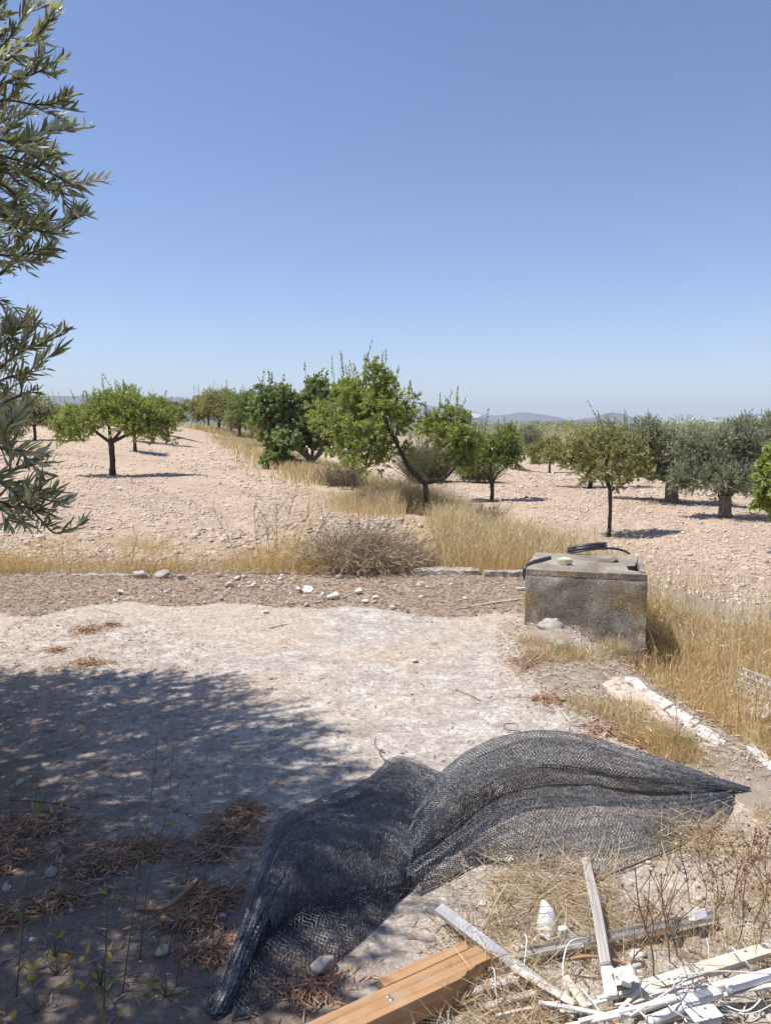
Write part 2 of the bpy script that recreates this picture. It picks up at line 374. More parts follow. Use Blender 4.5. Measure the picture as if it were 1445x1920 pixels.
M['rust'] = m_simple('rusty_steel', [(.3, (.07, .04, .028)), (.7, (.17, .10, .07))], 40, .85, .4, .003)
M['old_wood'] = m_simple('grey_weathered_wood', [(.3, (.20, .18, .16)), (.5, (.40, .37, .34)), (.7, (.55, .52, .49))], 12, .85, .8, .006, stretch=(.15, 9, 9))
M['black'] = m_simple('black_plastic', [(.3, (.018, .018, .02)), (.7, (.05, .05, .055))], 30, .4, 0, spec=.5)
M['tile'] = m_simple('brown_plate', [(.3, (.12, .075, .055)), (.7, (.22, .15, .12))], 20, .7, .3, .004)
M['grey_plastic'] = m_simple('sun_bleached_plastic', [(.3, (.26, .27, .29)), (.7, (.52, .53, .55))], 12, .6, .2, .004)
M['stone_a'] = m_stone('pale_limestone', (.52, .46, .38), (.74, .68, .60)); M['stone_b'] = m_stone('pink_limestone', (.42, .33, .26), (.62, .52, .43))
M['stone_y'] = m_stone('cream_limestone', (.58, .50, .33), (.76, .69, .52)); M['stone_d'] = m_stone('grey_limestone', (.28, .25, .22), (.46, .42, .38))
M['hill'] = None
def m_net():
    m, N, L, B = mat('black_net'); g = N.new('ShaderNodeNewGeometry')
    r = ramp(N, [(0, (.03, .031, .036)), (.6, (.085, .088, .098)), (1, (.26, .26, .27))]); L.new(g.outputs['Random Per Island'], r.inputs[0])  # paler random strands carry the plastic's sheen in their colour
    L.new(r.outputs[0], B.inputs['Base Color']); B.inputs['Roughness'].default_value = .33; B.inputs['Specular IOR Level'].default_value = .9
    return m
M['net'] = m_net()
def m_timber():
    m, N, L, B = mat('varnished_pine'); tc = N.new('ShaderNodeTexCoord').outputs['Object']
    mp = N.new('ShaderNodeMapping'); mp.inputs['Scale'].default_value = (.8, 9, 9); L.new(tc, mp.inputs[0])
    n = noise_n(N, L, 3, 5, .6, mp.outputs[0], 1.2); w = N.new('ShaderNodeTexWave'); w.bands_direction = 'Y'; w.inputs['Scale'].default_value = 1.1; w.inputs['Distortion'].default_value = 5; w.inputs['Detail'].default_value = 3
    L.new(mp.outputs[0], w.inputs[0])
    r = ramp(N, [(.25, (.26, .14, .062)), (.5, (.385, .22, .105)), (.75, (.46, .29, .15))]); L.new(n.outputs[0], r.inputs[0])
    r2 = ramp(N, [(0, (.45, .35, .26)), (.10, (.85, .8, .75)), (.3, (1, 1, 1)), (1, (1, 1, 1))]); L.new(w.outputs[0], r2.inputs[0])
    kn = noise_n(N, L, 5, 3, .5, tc); kr = ramp(N, [(.28, (.55, .5, .45)), (.36, (1, 1, 1)), (1, (1, 1, 1))]); L.new(kn.outputs[0], kr.inputs[0])
    cc = mixc(N, L, .35, r.outputs[0], r2.outputs[0], 'MULTIPLY'); du = vramp(N, L, noise_n(N, L, 11, 6, .7, tc).outputs[0], .52, .75)
    L.new(mixc(N, L, math_n(N, L, 'MULTIPLY', du, .5), mixc(N, L, .5, cc, kr.outputs[0], 'MULTIPLY'), (.46, .36, .27)), B.inputs['Base Color']); B.inputs['Roughness'].default_value = .6
    bump(N, L, B, n.outputs[0], .15, .003); return m
M['timber'] = m_timber()
def m_boxc():
    m, N, L, B = mat('lichened_concrete'); p = N.new('ShaderNodeTexCoord').outputs['Object']
    a = noise_n(N, L, 3.2, 7, .65, p, .3); b = noise_n(N, L, 2.6, 6, .6, p, .6); f = noise_n(N, L, 60, 5, .75, p); s = noise_n(N, L, 120, 2, .5, p)
    r = ramp(N, [(.36, (.17, .14, .11)), (.50, (.31, .27, .22)), (.66, (.54, .50, .45))]); L.new(a.outputs[0], r.inputs[0])
    mp = N.new('ShaderNodeMapping'); mp.inputs['Location'].default_value = (4.4, 2.1, 7.7); L.new(p, mp.inputs[0])
    li = noise_n(N, L, 3.6, 5, .6, mp.outputs[0], .4)
    c = mixc(N, L, vramp(N, L, li.outputs[0], .56, .68), r.outputs[0], (.36, .25, .08))
    geo = N.new('ShaderNodeNewGeometry'); sep = N.new('ShaderNodeSeparateXYZ'); L.new(geo.outputs['Normal'], sep.inputs[0])
    top = ramp(N, [(.35, (.24, .20, .15)), (.6, (.44, .39, .32))]); L.new(b.outputs[0], top.inputs[0])
    c = mixc(N, L, vramp(N, L, sep.outputs[2], .5, .9), c, top.outputs[0])
    r4 = ramp(N, [(.38, (.42, .38, .33)), (.47, (.95, .95, .95)), (.56, (1, 1, 1)), (.63, (1.6, 1.58, 1.55))]); L.new(f.outputs[0], r4.inputs[0])
    L.new(mixc(N, L, .8, c, r4.outputs[0], 'MULTIPLY'), B.inputs['Base Color']); B.inputs['Roughness'].default_value = .93
    bump(N, L, B, math_n(N, L, 'ADD', f.outputs[0], math_n(N, L, 'MULTIPLY', a.outputs[0], 1.5)), 1.0, .02); return m
M['boxc'] = m_boxc()
def m_hill():
    m, N, L, B = mat('hillside'); p = pos_out(N)
    n = noise_n(N, L, .006, 8, .65, p)
    r = ramp(N, [(.35, (.05, .06, .035)), (.6, (.11, .105, .07)), (.75, (.26, .22, .17))]); L.new(n.outputs[0], r.inputs[0])
    L.new(r.outputs[0], B.inputs['Base Color']); B.inputs['Roughness'].default_value = 1; return m
M['hill'] = m_hill()
M['quarry'] = m_simple('quarry_face', [(.3, (.42, .38, .34)), (.7, (.6, .56, .5))], .01, 1, 0)

# ------------------------------------------------------------------ terrain
rs = [0.3]
while rs[-1] < 8500:
    r = rs[-1]; k = .014 if r < 5 else (.0085 if r < 24 else (.014 if r < 60 else .05)); rs.append(r * (1 + k))
rs = np.array(rs)
an = np.concatenate([np.radians(np.arange(-34, 34.01, .19)), np.radians(np.arange(36, 325, 4.0))])
R_, A_ = np.meshgrid(rs, an, indexing='ij'); X = R_ * np.sin(A_); Y = R_ * np.cos(A_)
Z = H(X, Y)
V = np.stack([X, Y, Z], -1).reshape(-1, 3); na = len(an); nr = len(rs)
I = (np.arange(nr - 1)[:, None] * na + np.arange(na)[None]); J = np.roll(np.arange(na), -1)[None] + np.arange(nr - 1)[:, None] * na
g = G(); g.add(V, np.stack([np.stack([I, J, I + na], -1), np.stack([J, J + na, I + na], -1)], 2).reshape(-1, 3)[:, ::-1] * 1)
ci = np.array([[0, 0, float(H(np.array([0.]), np.array([0.]))[0])]])
g.add(np.vstack([ci, V[:na]]), np.array([(0, (k + 1) % na + 1, k + 1) for k in range(na)])[:, ::-1])
ground = g.obj('ground', M['soil'], smooth=True, kind='structure')

# the weathered slab
xs = np.arange(-9, 2.7, .022); ys = np.concatenate([np.arange(-1.5, 1.0, .1), np.arange(1.0, 8.02, .022)])
Xs, Ys = np.meshgrid(xs, ys, indexing='ij')
Zs = .014 * (fbm(Xs * 1.1, Ys * 1.1, 4, 51) - .5) + .006 * (fbm(Xs * 9, Ys * 9, 3, 55) - .5)
keep = Xs < np.interp(Ys, [0, 3.5, 4.74, 5.9, 8], [1.9, 1.6, 1.35, 1.3, 1.6])
Zs = np.where(keep, Zs, -.05)
V = np.stack([Xs, Ys, Zs], -1).reshape(-1, 3); ny = len(ys)
I = (np.arange(len(xs) - 1)[:, None] * ny + np.arange(ny - 1)[None]).ravel()
kk = keep.ravel(); ok = kk[I] & kk[I + 1] & kk[I + ny] & kk[I + ny + 1]; I = I[ok]
g = G(); g.add(V, np.concatenate([np.stack([I, I + ny, I + 1], -1), np.stack([I + ny, I + ny + 1, I + 1], -1)]))
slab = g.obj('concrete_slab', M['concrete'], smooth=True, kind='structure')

# hills far off: each a ridge with real depth, blue only through the air between
def hill(name, prof, dist, depth, seed, mats=M['hill'], rough=1.0):
    pxs = np.array([p[0] for p in prof], float); hs = np.array([p[1] for p in prof], float)
    u = np.linspace(pxs[0], pxs[-1], 220); hh = np.interp(u, pxs, hs)
    k = np.ones(9) / 9; hh = np.convolve(np.pad(hh, 4, 'edge'), k, 'valid')
    v = np.linspace(-1, 1, 34); U, Vv = np.meshgrid(u, v, indexing='ij')
    yy = dist + Vv * depth; xx = (U - CX) / F * dist * (1 + .0 * Vv)
    topz = (795 - hh) / F * dist
    prof_v = np.exp(-(Vv * 1.9) ** 2) - math.exp(-1.9 ** 2)
    n = fbm(xx / 260., yy / 260., 5, seed) - .5
    zz = topz[:, None] * prof_v * (1 + n * .5 * rough) + (n * 12) * prof_v - 2
    # keep the crest height as surveyed
    zz[:, 16:18] = zz[:, 16:18] * .3 + (topz[:, None] * .97 + (fbm(xx[:, 16:18] / 60, yy[:, 16:18] / 60, 3, seed + 9) - .5) * 7) * .7
    V = np.stack([xx, yy, zz], -1).reshape(-1, 3); nv = len(v)
    I = (np.arange(len(u) - 1)[:, None] * nv + np.arange(nv - 1)[None]).ravel()
    g = G(); g.add(V, np.concatenate([np.stack([I, I + nv, I + 1], -1), np.stack([I + nv, I + nv + 1, I + 1], -1)]))
    return g.obj(name, mats, smooth=True, kind='structure')
hill('hills', [(640, 800), (720, 770), (780, 757), (830, 762), (872, 764), (905, 778), (940, 779), (972, 772), (1000, 776), (1040, 781), (1070, 790), (1120, 800)], 5200, 700, 1)
hill('hills', [(1040, 800), (1085, 784), (1110, 781), (1140, 772), (1158, 773), (1200, 787), (1240, 794), (1330, 794), (1450, 797), (1500, 802)], 4300, 500, 2)
hill('hills', [(960, 802), (1000, 788), (1040, 785), (1100, 787), (1160, 792), (1230, 799), (1290, 794), (1340, 797), (1500, 801)], 2600, 300, 3)
hill('hills', [(-500, 770), (-200, 745), (60, 740), (200, 742), (300, 748), (350, 746), (378, 752), (430, 768), (520, 785), (640, 800)], 4800, 600, 4)
hill('hills', [(-400, 785), (200, 778), (330, 768), (400, 776), (470, 790), (560, 800)], 2900, 300, 5)
# bare quarry scar on the nearest flank of the middle ridge
g = G(); u = np.linspace(868, 902, 16); 
Vq = []
for i, q in enumerate(u):
    for j in range(5):
        dist = 4900 - j * 28; f = math.sin(math.pi * (i + .3) / 16)
        zt = (795 - (768 + i * .55)) / F * dist * .95
        Vq.append(((q - CX) / F * dist, dist, zt - j * 8 * f + random.uniform(-2, 2)))
I = (np.arange(15)[:, None] * 5 + np.arange(4)[None]).ravel()
g.add(Vq, np.concatenate([np.stack([I, I + 5, I + 1], -1), np.stack([I + 5, I + 6, I + 1], -1)]))
g.obj('quarry_face', M['quarry'], smooth=True, kind='structure')

# the summer haze over the plain
bpy.ops.mesh.primitive_cube_add(size=1, location=(0, 0, 110 - 12)); hz = bpy.context.object; hz.name = 'haze'
hz.scale = (17800, 17800, 244); hz['kind'] = 'stuff'
hm = bpy.data.materials.new('haze_air'); hm.use_nodes = True; hN = hm.node_tree.nodes; hN.remove(hN['Principled BSDF'])
pv = hN.new('ShaderNodeVolumePrincipled'); pv.inputs['Color'].default_value = (.76, .85, 1, 1); pv.inputs['Density'].default_value = 0.00017; pv.inputs['Anisotropy'].default_value = .0
hm.node_tree.links.new(pv.outputs[0], hN['Material Output'].inputs['Volume']); hz.data.materials.append(hm)
# ------------------------------------------------------------------ trees
def rand_dir(n):
    v = rng.normal(size=(n, 3)); return nrm(v)
def shoots(gw, gl, s, d, L, nl, ll, lw, droop=.15, spread=.8, twig_r=.004, leafdroop=.1, tip=True, tw_sides=3, bend=.15, curve=None):
    """twigs from s along d with nl leaves each"""
    n = len(s); L = np.broadcast_to(L, (n,)); t = (np.arange(nl) + .6) / nl
    t = np.clip(.12 + .88 * t[None] + rng.uniform(-.03, .03, (n, nl)), .05, 1)
    dz = np.array([0, 0, -1.])
    cv = droop if curve is None else curve
    Pp = s[:, None] + d[:, None] * (L[:, None, None] * t[..., None]) + dz * (cv * L[:, None, None] * t[..., None] ** 2)
    tan = nrm(d[:, None] + dz * (2 * cv * t[..., None]))
    ph = np.arange(nl)[None] * 2.4 + rng.uniform(0, 6.28, (n, 1))
    tf = tan.reshape(-1, 3); a, b = frames(tf, ph.ravel())
    fan = (spread * (1.05 - .5 * t)).ravel()[:, None]
    ld = nrm(tf + a * fan + dz * leafdroop + rng.normal(size=tf.shape) * .12)
    lr = rng.uniform(.7, 1.15, len(tf)) * ll * (1 - .25 * t.ravel() ** 3)
    leaves(gl, Pp.reshape(-1, 3), ld, lr, lw * rng.uniform(.8, 1.15, len(tf)), bend)
    if gw is not None:
        # cheap prisms for the twigs: three points each
        tt = np.array([0, .5, 1.])
        Q = s[:, None] + d[:, None] * (L[:, None, None] * tt[None, :, None]) + dz * (cv * L[:, None, None] * tt[None, :, None] ** 2)
        u, w = frames(d, np.zeros(n)); rr = np.array([1, .75, .35]) * twig_r
        an_ = np.array([0, 2.1, 4.2])
        off = np.cos(an_)[None, :, None] * u[:, None] + np.sin(an_)[None, :, None] * w[:, None]
        Vv = (Q[:, :, None] + off[:, None] * rr[None, :, None, None]).reshape(-1, 3)
        Tt = []
        for i in range(2):
            for k in range(3):
                a0 = i * 3 + k; a1 = i * 3 + (k + 1) % 3
                Tt += [(a0, a1, a0 + 3), (a1, a1 + 3, a0 + 3)]
        gw.add(Vv, np.array(Tt)[None] + (np.arange(n) * 9)[:, None, None])
def rough_tube(pts, rad, sides=8, k=.12, n=6, seed=1):
    pth = smooth_path(pts, n); r = np.interp(np.linspace(0, 1, len(pth)), np.linspace(0, 1, len(rad)), rad)
    V_, T_ = tube_arr(pth, r, sides); c = np.array([tuple(p) for p in pth])
    nn = len(pth) * sides; cc = np.repeat(c, sides, 0); o = V_[:nn] - cc
    f = 1 + k * 2 * (fbm(V_[:nn, 2] * 9 + seed * 3.3, (V_[:nn, 0] - V_[:nn, 1]) * 9 + seed, 3, 77) - .5)
    V_[:nn] = cc + o * f[:, None]; return V_, T_
def make_tree(name, label, group, base, fork, clumps, leaf, ll, lw, nleaf, trunk_r, bark='bark_dark', sprouts=14, lean=(0, 0), droop=.1, seed=1, cat='tree', spl=.5, up=.45, limbs=None, per=14, twl=.5, leafdroop=.15, scale_tw=1.0, sdens=14):
    """clumps: (dx, dy, z, rx, rz, weight) relative to the base"""
    global rng
    rng = np.random.default_rng(seed)
    root = empty(name, base, label, cat, group)
    fk = Vector((lean[0], lean[1], fork))
    V_, T_ = rough_tube([(0, 0, -.12), (.01, 0, .05), (lean[0] * .5 + .02, lean[1] * .5, fork * .5), fk], [trunk_r * 1.35, trunk_r * 1.12, trunk_r * .92, trunk_r * 1.05], 10, .22, 6, seed)
    G().add(V_, T_).obj('trunk', M[bark], root, True)
    gw, gl = G(), G(); sub_ = []
    for c in clumps:
        cx, cy, cz, rx, rz, wt = c; sub_.append((cx, cy, cz, rx * .72, rz * .72, wt * .34, 1))
        for q in range(5):
            o_ = rand_dir(1)[0]; k_ = rng.uniform(.34, .56); wq = rng.uniform(.07, .2)
            sub_.append((cx + o_[0] * rx * .74, cy + o_[1] * rx * .74, cz + o_[2] * rz * .72, rx * k_, rz * k_, wt * wq, 0))
    big = clumps; clumps = sub_; tw = sum(c[5] for c in clumps); bi = -1
    C = [np.array(c[:3]) for c in clumps]
    for i, c in enumerate(clumps):
        cx, cy, cz, rx, rz, wt, main = c; bi += main; ce = Vector((cx, cy, cz))
        if main and (limbs is None or bi in limbs):
            mid = fk.lerp(ce, .5) + Vector((random.uniform(-.1, .1), random.uniform(-.1, .1), -.04 * abs(ce.z - fk.z)))
            V_, T_ = rough_tube([fk - Vector((0, 0, .04)), mid, ce, ce + (ce - mid) * .5 + Vector((0, 0, .12))], [trunk_r * .68, trunk_r * .48, trunk_r * .26, trunk_r * .08], 7, .2, 5, seed + i)
            G().add(V_, T_).obj('limb', M[bark], root, True)
            st = np.array([tuple(mid.lerp(ce, random.uniform(.3, 1.1))) for _ in range(7)])
        else: st = np.array([tuple(ce)] * (4 if main else 2))
        # secondary branches inside the clump
        for q in st:
            dd = rand_dir(1)[0]; dd[2] = abs(dd[2]) * .7; e = np.array([cx, cy, cz]) + dd * np.array([rx, rx, rz]) * .75
            gw.add(*tube_arr([q, (q + e) / 2 + rng.normal(size=3) * .05, e], [trunk_r * .16, trunk_r * .11, trunk_r * .04], 4, False))
        n = max(3, int(nleaf * 2.2 * wt / tw / per))
        u = rand_dir(n); u[:, 2] = np.where(u[:, 2] < -.75, -u[:, 2] * .8, u[:, 2]); u = nrm(u)
        rr = rng.uniform(.25, 1, n) ** .55
        s = np.array([cx, cy, cz]) + u * rr[:, None] * np.array([rx, rx, rz]) * .86
        d = nrm(u * .9 + rng.normal(size=(n, 3)) * .42 + np.array([0, 0, up]))
        shoots(gw, gl, s - d * rx * twl * .4, d, big[max(bi, 0)][3] * twl * rng.uniform(.45, 1.0, n), per, ll, lw, droop, .9, .005 * scale_tw, leafdroop)
    if sprouts:
        clumps = big; idx = rng.integers(0, len(clumps), sprouts); s = []
        for i in idx:
            c = clumps[i]; a = rng.uniform(0, 6.28); r = rng.uniform(0, .8)
            s.append((c[0] + math.cos(a) * c[3] * r, c[1] + math.sin(a) * c[3] * r, c[2] + c[4] * (.75 * math.sqrt(1 - r * r) + .1)))
        d = nrm(rng.normal(size=(sprouts, 3)) * .22 + np.array([0, 0, 1.]))
        shoots(gw, gl, np.array(s), d, spl * rng.uniform(.5, 1.15, sprouts), sdens, ll * .85, lw * .9, .0, .75, .006 * scale_tw, 0)
    gw.obj('branches', M['twig'], root, kind='stuff')
    gl.obj('crown', M[leaf], root, kind='stuff')
    return root
def copy_tree(o, loc, rz, sc, label, group=None):
    r = o.copy(); COL.objects.link(r); r.location = loc; r.rotation_euler.z = rz; r.scale = (sc[0], sc[0], sc[1]) if isinstance(sc, tuple) else (sc,) * 3
    r['label'] = label
    if group: r['group'] = group
    for c in o.children:
        k = c.copy(); COL.objects.link(k); k.parent = r
        for h in c.children:
            q = h.copy(); COL.objects.link(q); q.parent = k
    return r

GA = 'almond trees of the orchard'; GO = 'olive trees in the orchard'
# main almond in the middle: left limb climbs into a tall mass, right limb carries a lower round mass
b = T(797, 966)
dpt = b.y; m_px = F / (b.y * math.cos(PITCH) + (CH - b.z) * math.sin(PITCH))
def rel(px, py, dy=0):                     # offset from the tree's base for a place seen at this pixel, dy nearer/farther
    p = D(px, py, F / m_px + dy); return (p.x - b.x, p.y - b.y, p.z - b.z)
def cl(px, py, r_px, rz_px, w, dy=0): return (*rel(px, py, dy), r_px / m_px, rz_px / m_px, w)
tree_mid = make_tree('almond_tree', 'tall green almond tree with a slanting dark limb, trunk in the tall dry grass', GA, b, rel(797, 905)[2],
    [cl(712, 760, 58, 52, 2.6), cl(690, 820, 52, 46, 1.7, -.2), cl(735, 790, 48, 48, 1.6, .3), cl(705, 706, 36, 34, 1.1), cl(665, 775, 42, 44, 1.3, .3), cl(760, 770, 34, 36, .7), cl(690, 872, 42, 34, 1.0, -.3), cl(655, 840, 42, 42, 1.1, .2), cl(632, 810, 34, 44, .8, .3), cl(668, 735, 30, 34, .6, .1), cl(740, 845, 30, 30, .5, .3),
     cl(838, 822, 52, 42, 2.3), cl(872, 858, 30, 24, .7), cl(845, 862, 24, 18, .3), cl(850, 780, 30, 26, .7), cl(810, 800, 40, 34, .9, .4), cl(880, 838, 34, 28, .9, -.2)],
    'almond', .080, .024, 13000, .05, sprouts=30, seed=3, spl=.42, limbs=[], lean=(.0, 0), per=13, leafdroop=.35)
G().add(*rough_tube([rel(797, 908), rel(768, 878), rel(748, 840), rel(728, 800), rel(706, 752), rel(698, 722)], [.05, .046, .037, .028, .018, .008], 9, .2, 6, 5)).obj('limb', M['bark_dark'], tree_mid, True)
G().add(*rough_tube([rel(797, 906), rel(830, 898), rel(853, 875), rel(858, 840), rel(850, 790)], [.036, .029, .021, .014, .007], 8, .2, 6, 6)).obj('limb', M['bark_dark'], tree_mid, True)
# tall water sprouts
gw, gl = G(), G(); rng = np.random.default_rng(5)
sp = [(712, 730, 718, 660), (680, 735, 684, 680), (738, 740, 747, 690), (765, 750, 768, 718), (700, 740, 704, 700), (730, 720, 728, 690), (856, 780, 857, 738), (842, 780, 838, 748), (800, 790, 797, 755), (905, 830, 915, 768), (815, 790, 822, 765)]
s = np.array([rel(a, c) for a, c, _, _ in sp]); e = np.array([rel(a, c) for _, _, a, c in sp]); L_ = np.linalg.norm(e - s, axis=1)
shoots(gw, gl, s, nrm(e - s), L_, 30, .075, .024, 0, .8, .007, .15)
gw.obj('water_sprouts', M['twig'], tree_mid, kind='stuff'); gl.obj('sprout_leaves', M['almond'], tree_mid, kind='stuff')

# left almond and its copies
tl = make_tree('almond_tree', 'round green almond tree standing alone on the stony field at left, dark trunk forking low', GA, T(211, 891), 1.05,
    [(-.75, 0, 1.75, .80, .70, 1.5), (-1.4, .1, 1.5, .60, .55, .9), (-.1, .1, 2.05, .80, .75, 1.6), (.7, -.1, 2.0, .80, .75, 1.5), (1.4, .1, 1.7, .70, .65, 1.2), (.3, .6, 2.1, .7, .6, .8), (1.75, .2, 1.45, .5, .5, .7), (-.5, -.5, 1.6, .55, .5, .7), (1.0, -.5, 1.4, .55, .5, .8), (-1.0, -.3, 1.25, .45, .35, .5), (.4, -.4, 1.5, .5, .4, .5)],
    'almond', .10, .030, 11000, .088, sprouts=20, seed=11, spl=.5, limbs=[0, 2, 3, 4], per=13)
tb = make_tree('almond_tree', 'bright leaved almond tree with a thin twisted trunk right of the tall dry grass', GA, T(921, 942), .55,
    [(-.55, 0, 1.15, .5, .38, 1), (.1, .1, 1.5, .6, .5, 1.6), (.55, -.1, 1.15, .48, .4, 1), (-.3, .3, 1.7, .45, .35, .7), (.5, .3, 1.75, .42, .35, .7), (-.8, .3, 1.5, .4, .34, .5)],
    'almond_deep', .085, .026, 6500, .06, sprouts=16, seed=12, spl=.45, limbs=[0, 1, 2], per=13)
ty = make_tree('almond_tree', 'yellowing sparse almond tree on a straight slim trunk, right behind the concrete box', GA, T(1140, 1006), .98,
    [(-.45, 0, 1.35, .42, .34, 1), (0, .1, 1.75, .5, .42, 1.3), (.45, -.1, 1.25, .36, .3, .8), (-.2, .2, 2.05, .42, .34, .8), (.35, .2, 1.85, .45, .38, .9), (-.65, .1, 1.75, .34, .32, .6), (.7, .1, 1.6, .3, .3, .4), (.02, -.2, 1.15, .3, .22, .4)],
    'almond_dry', .078, .022, 3900, .040, sprouts=20, seed=13, spl=.45, limbs=[0, 1, 2, 3], per=12, leafdroop=.5)
td = make_tree('almond_tree', 'dusty olive-green almond tree spreading behind the yellowing one, its trunk hidden by leaves', GA, T(1105, 915), .8,
    [(-1.1, 0, 1.5, .8, .65, 1), (0, .1, 1.65, .9, .7, 1.6), (1.1, -.1, 1.5, .8, .65, 1.2), (.3, .3, 1.1, .9, .6, .9), (-.7, .3, 1.0, .7, .5, .7), (1.6, .2, 1.15, .6, .5, .6), (-1.6, .1, 1.2, .5, .5, .5), (1.0, .1, .8, .5, .4, .4)],
    'almond_dry', .095, .030, 9000, .08, sprouts=26, seed=14, spl=.7, limbs=[0, 1, 2], per=12, leafdroop=.4)
# copies that fill the orchard rows (base pixel, prototype, turn, size, label)
def crown_top(o): return max(v.co.z for c in o.children if c.name.startswith('crown') for v in c.data.vertices)
def fit(px, py, top, proto, wide=1.0):      # where a tree stands, and how tall it must be to reach the height seen
    p = T(px, py); dep = p.y * math.cos(PITCH) + (CH - p.z) * math.sin(PITCH)
    k = (py - top) * dep / F / TOPS[proto.name]; return p, (k * wide, k)
TOPS = {o.name: crown_top(o) for o in (tl, tb, ty, td)}
ROWS = [
 (66, 826, 722, td, .4, 1.0, 'brownish green almond tree behind the olive branches at the left edge'),
 (18, 850, 712, td, 1.9, .9, 'almond tree mostly hidden by the olive branches at the far left edge'),
 (254, 847, 722, tb, 2.2, 1.1, 'almond tree on a pale trunk just behind the round one at left'),
 (287, 829, 728, tl, 4.0, 1.0, 'almond tree whose crown shows right of the round one at left'),
 (315, 816, 738, tb, 3.1, 1.2, 'last almond of the left row, small, beside the gap with the blue hill'),
 (499, 846, 714, tb, 1.0, 1.1, 'slim almond tree with bare dark trunk, first of the row left of the fig tree'),
 (474, 825, 728, td, 2.4, 1.1, 'almond tree with a thick short trunk, second of the row left of the fig tree'),
 (449, 823, 722, tb, 5.1, 1.3, 'almond tree, third of the row left of the fig tree'),
 (433, 814, 722, td, .9, 1.1, 'tall pale almond tree, fourth of the row left of the fig tree'),
 (412, 810, 712, td, 3.9, 1.05, 'almond tree with upright shoots, fifth of the row left of the fig tree'),
 (391, 806, 718, ty, 5.5, 1.4, 'farthest almond of the row left of the fig tree, beside the blue hill'),
 (540, 868, 722, td, 1.0, .9, 'dusty almond crown filling the gap between the row and the fig tree'),
 (1030, 886, 800, td, 3.3, .8, 'small round almond tree on the pink field, shadow bar beside its trunk'),
 (960, 880, 798, ty, 2.0, 1.2, 'almond tree between the bright leaved one and the silvery olive'),
]
for px, py, tp, o, rz, wide, lb in ROWS:
    p_, sc_ = fit(px, py, tp, o, wide); k = copy_tree(o, p_, rz, sc_, lb, GA)
# thin tree in front of the fig, trunk with a grey guard
tc = make_tree('young_almond_tree', 'thin young almond tree with a pale grey trunk left of the tall dry grass', GA, T(660, 920), 1.0,
    [(0, 0, 1.5, .5, .5, 1), (-.4, .1, 1.9, .55, .5, 1.2), (.3, .2, 2.2, .55, .5, 1.2), (-.2, 0, 2.5, .4, .4, .8), (-.8, .2, 1.7, .45, .45, .8)],
    'almond', .085, .026, 4200, .035, bark='bark_olive', sprouts=18, seed=15, spl=.5, per=12, leafdroop=.3)
# fig tree: dense, dark, to the ground
fg = make_tree('fig_tree', 'dense dark green fig tree with leaves down to the ground, left of the tall almond', None, T(585, 885), .4,
    [(-.9, 0, 1.2, .85, .8, 1.4), (0, 0, 1.5, 1.0, .9, 1.5), (.9, .2, 1.6, .95, .9, 1.2), (-1.0, .3, 2.4, .8, .65, 1.1), (.2, .3, 2.7, .85, .6, 1.1), (-1.2, -.3, .5, .5, .45, .6), (1.3, .5, 2.5, .8, .65, 1), (-1.7, .1, 1.9, .55, .6, .7), (-1.6, .4, 2.7, .5, .4, .5), (1.9, .4, 2.0, .6, .6, .7)],
    'fig', .15, .095, 9500, .09, bark='bark_olive', sprouts=30, seed=16, spl=.7, per=9, leafdroop=.5, sdens=9)
# brown dry shrub under it and grey-green broom behind the main trunk
def bush(name, label, base, r, h, leaf, n, seed, ll=.05, lw=.012, cat='shrub', dens=.5, stem='twig', group=None):
    global rng
    rng = np.random.default_rng(seed); root = empty(name, base, label, cat, group); gw, gl = G(), G()
    k = n // 12; d = rand_dir(k); d[:, 2] = np.abs(d[:, 2]) + .5; d = nrm(d * np.array([1, 1, h / r]))
    s = np.stack([rng.uniform(-r * .5, r * .5, k), rng.uniform(-r * .4, r * .4, k), rng.uniform(-.02, h * .3, k)], 1)
    shoots(gw, gl, s, d, h * .8 * rng.uniform(.6, 1.1, k), 12, ll, lw, .08, .6, .004, 0)
    gw.obj('stems', M[stem], root, kind='stuff'); gl.obj('foliage', M[leaf], root, kind='stuff'); return root
bush('dry_shrub', 'brown dried-up shrub under the dark fig tree', T(640, 912), .8, .75, 'grey_straw', 3500, 21, .06, .015)
bush('broom_shrub', 'grey-green broom shrub seen through the fork of the tall almond', T(800, 905), 1.4, 1.75, 'olive_far', 26000, 22, .09, .012)
bush('broom_shrub', 'grey-green broom shrub behind the right side of the tall grass', T(895, 905), 1.2, 1.35, 'olive_far', 15000, 23, .08, .011)
bush('dark_shrub', 'low dark twiggy shrub in the dry grass right of the main almond trunk', T(912, 990), .42, .5, 'grey_straw', 2600, 24, .05, .006)
# olives
to = make_tree('olive_tree', 'big silvery olive tree with a stout grey trunk standing in its own shadow at right', GO, T(1357, 970), .62,
    [(-.75, 0, 1.05, .75, .62, 1.2), (.1, -.3, 1.2, .8, .6, 1.2), (.9, .1, 1.15, .85, .65, 1.3), (-1.1, .1, .85, .5, .5, .7), (1.7, 0, .95, .5, .5, .6), (.45, -.5, .95, .55, .4, .6), (.0, 0, .82, .6, .34, .6), (-.1, .3, 1.9, .85, .65, 1.5), (.7, .3, 2.0, .85, .65, 1.4), (1.4, .1, 1.7, .75, .6, 1), (-.75, .3, 1.8, .6, .5, .8), (1.5, .3, 2.2, .6, .5, .8)],
    'olive_far', .075, .015, 26000, .17, bark='bark_olive', sprouts=26, seed=31, spl=.3, per=18, up=.5, droop=.05, leafdroop=0, sdens=22, limbs=[6, 7, 8, 9])
TOPS[to.name] = crown_top(to)
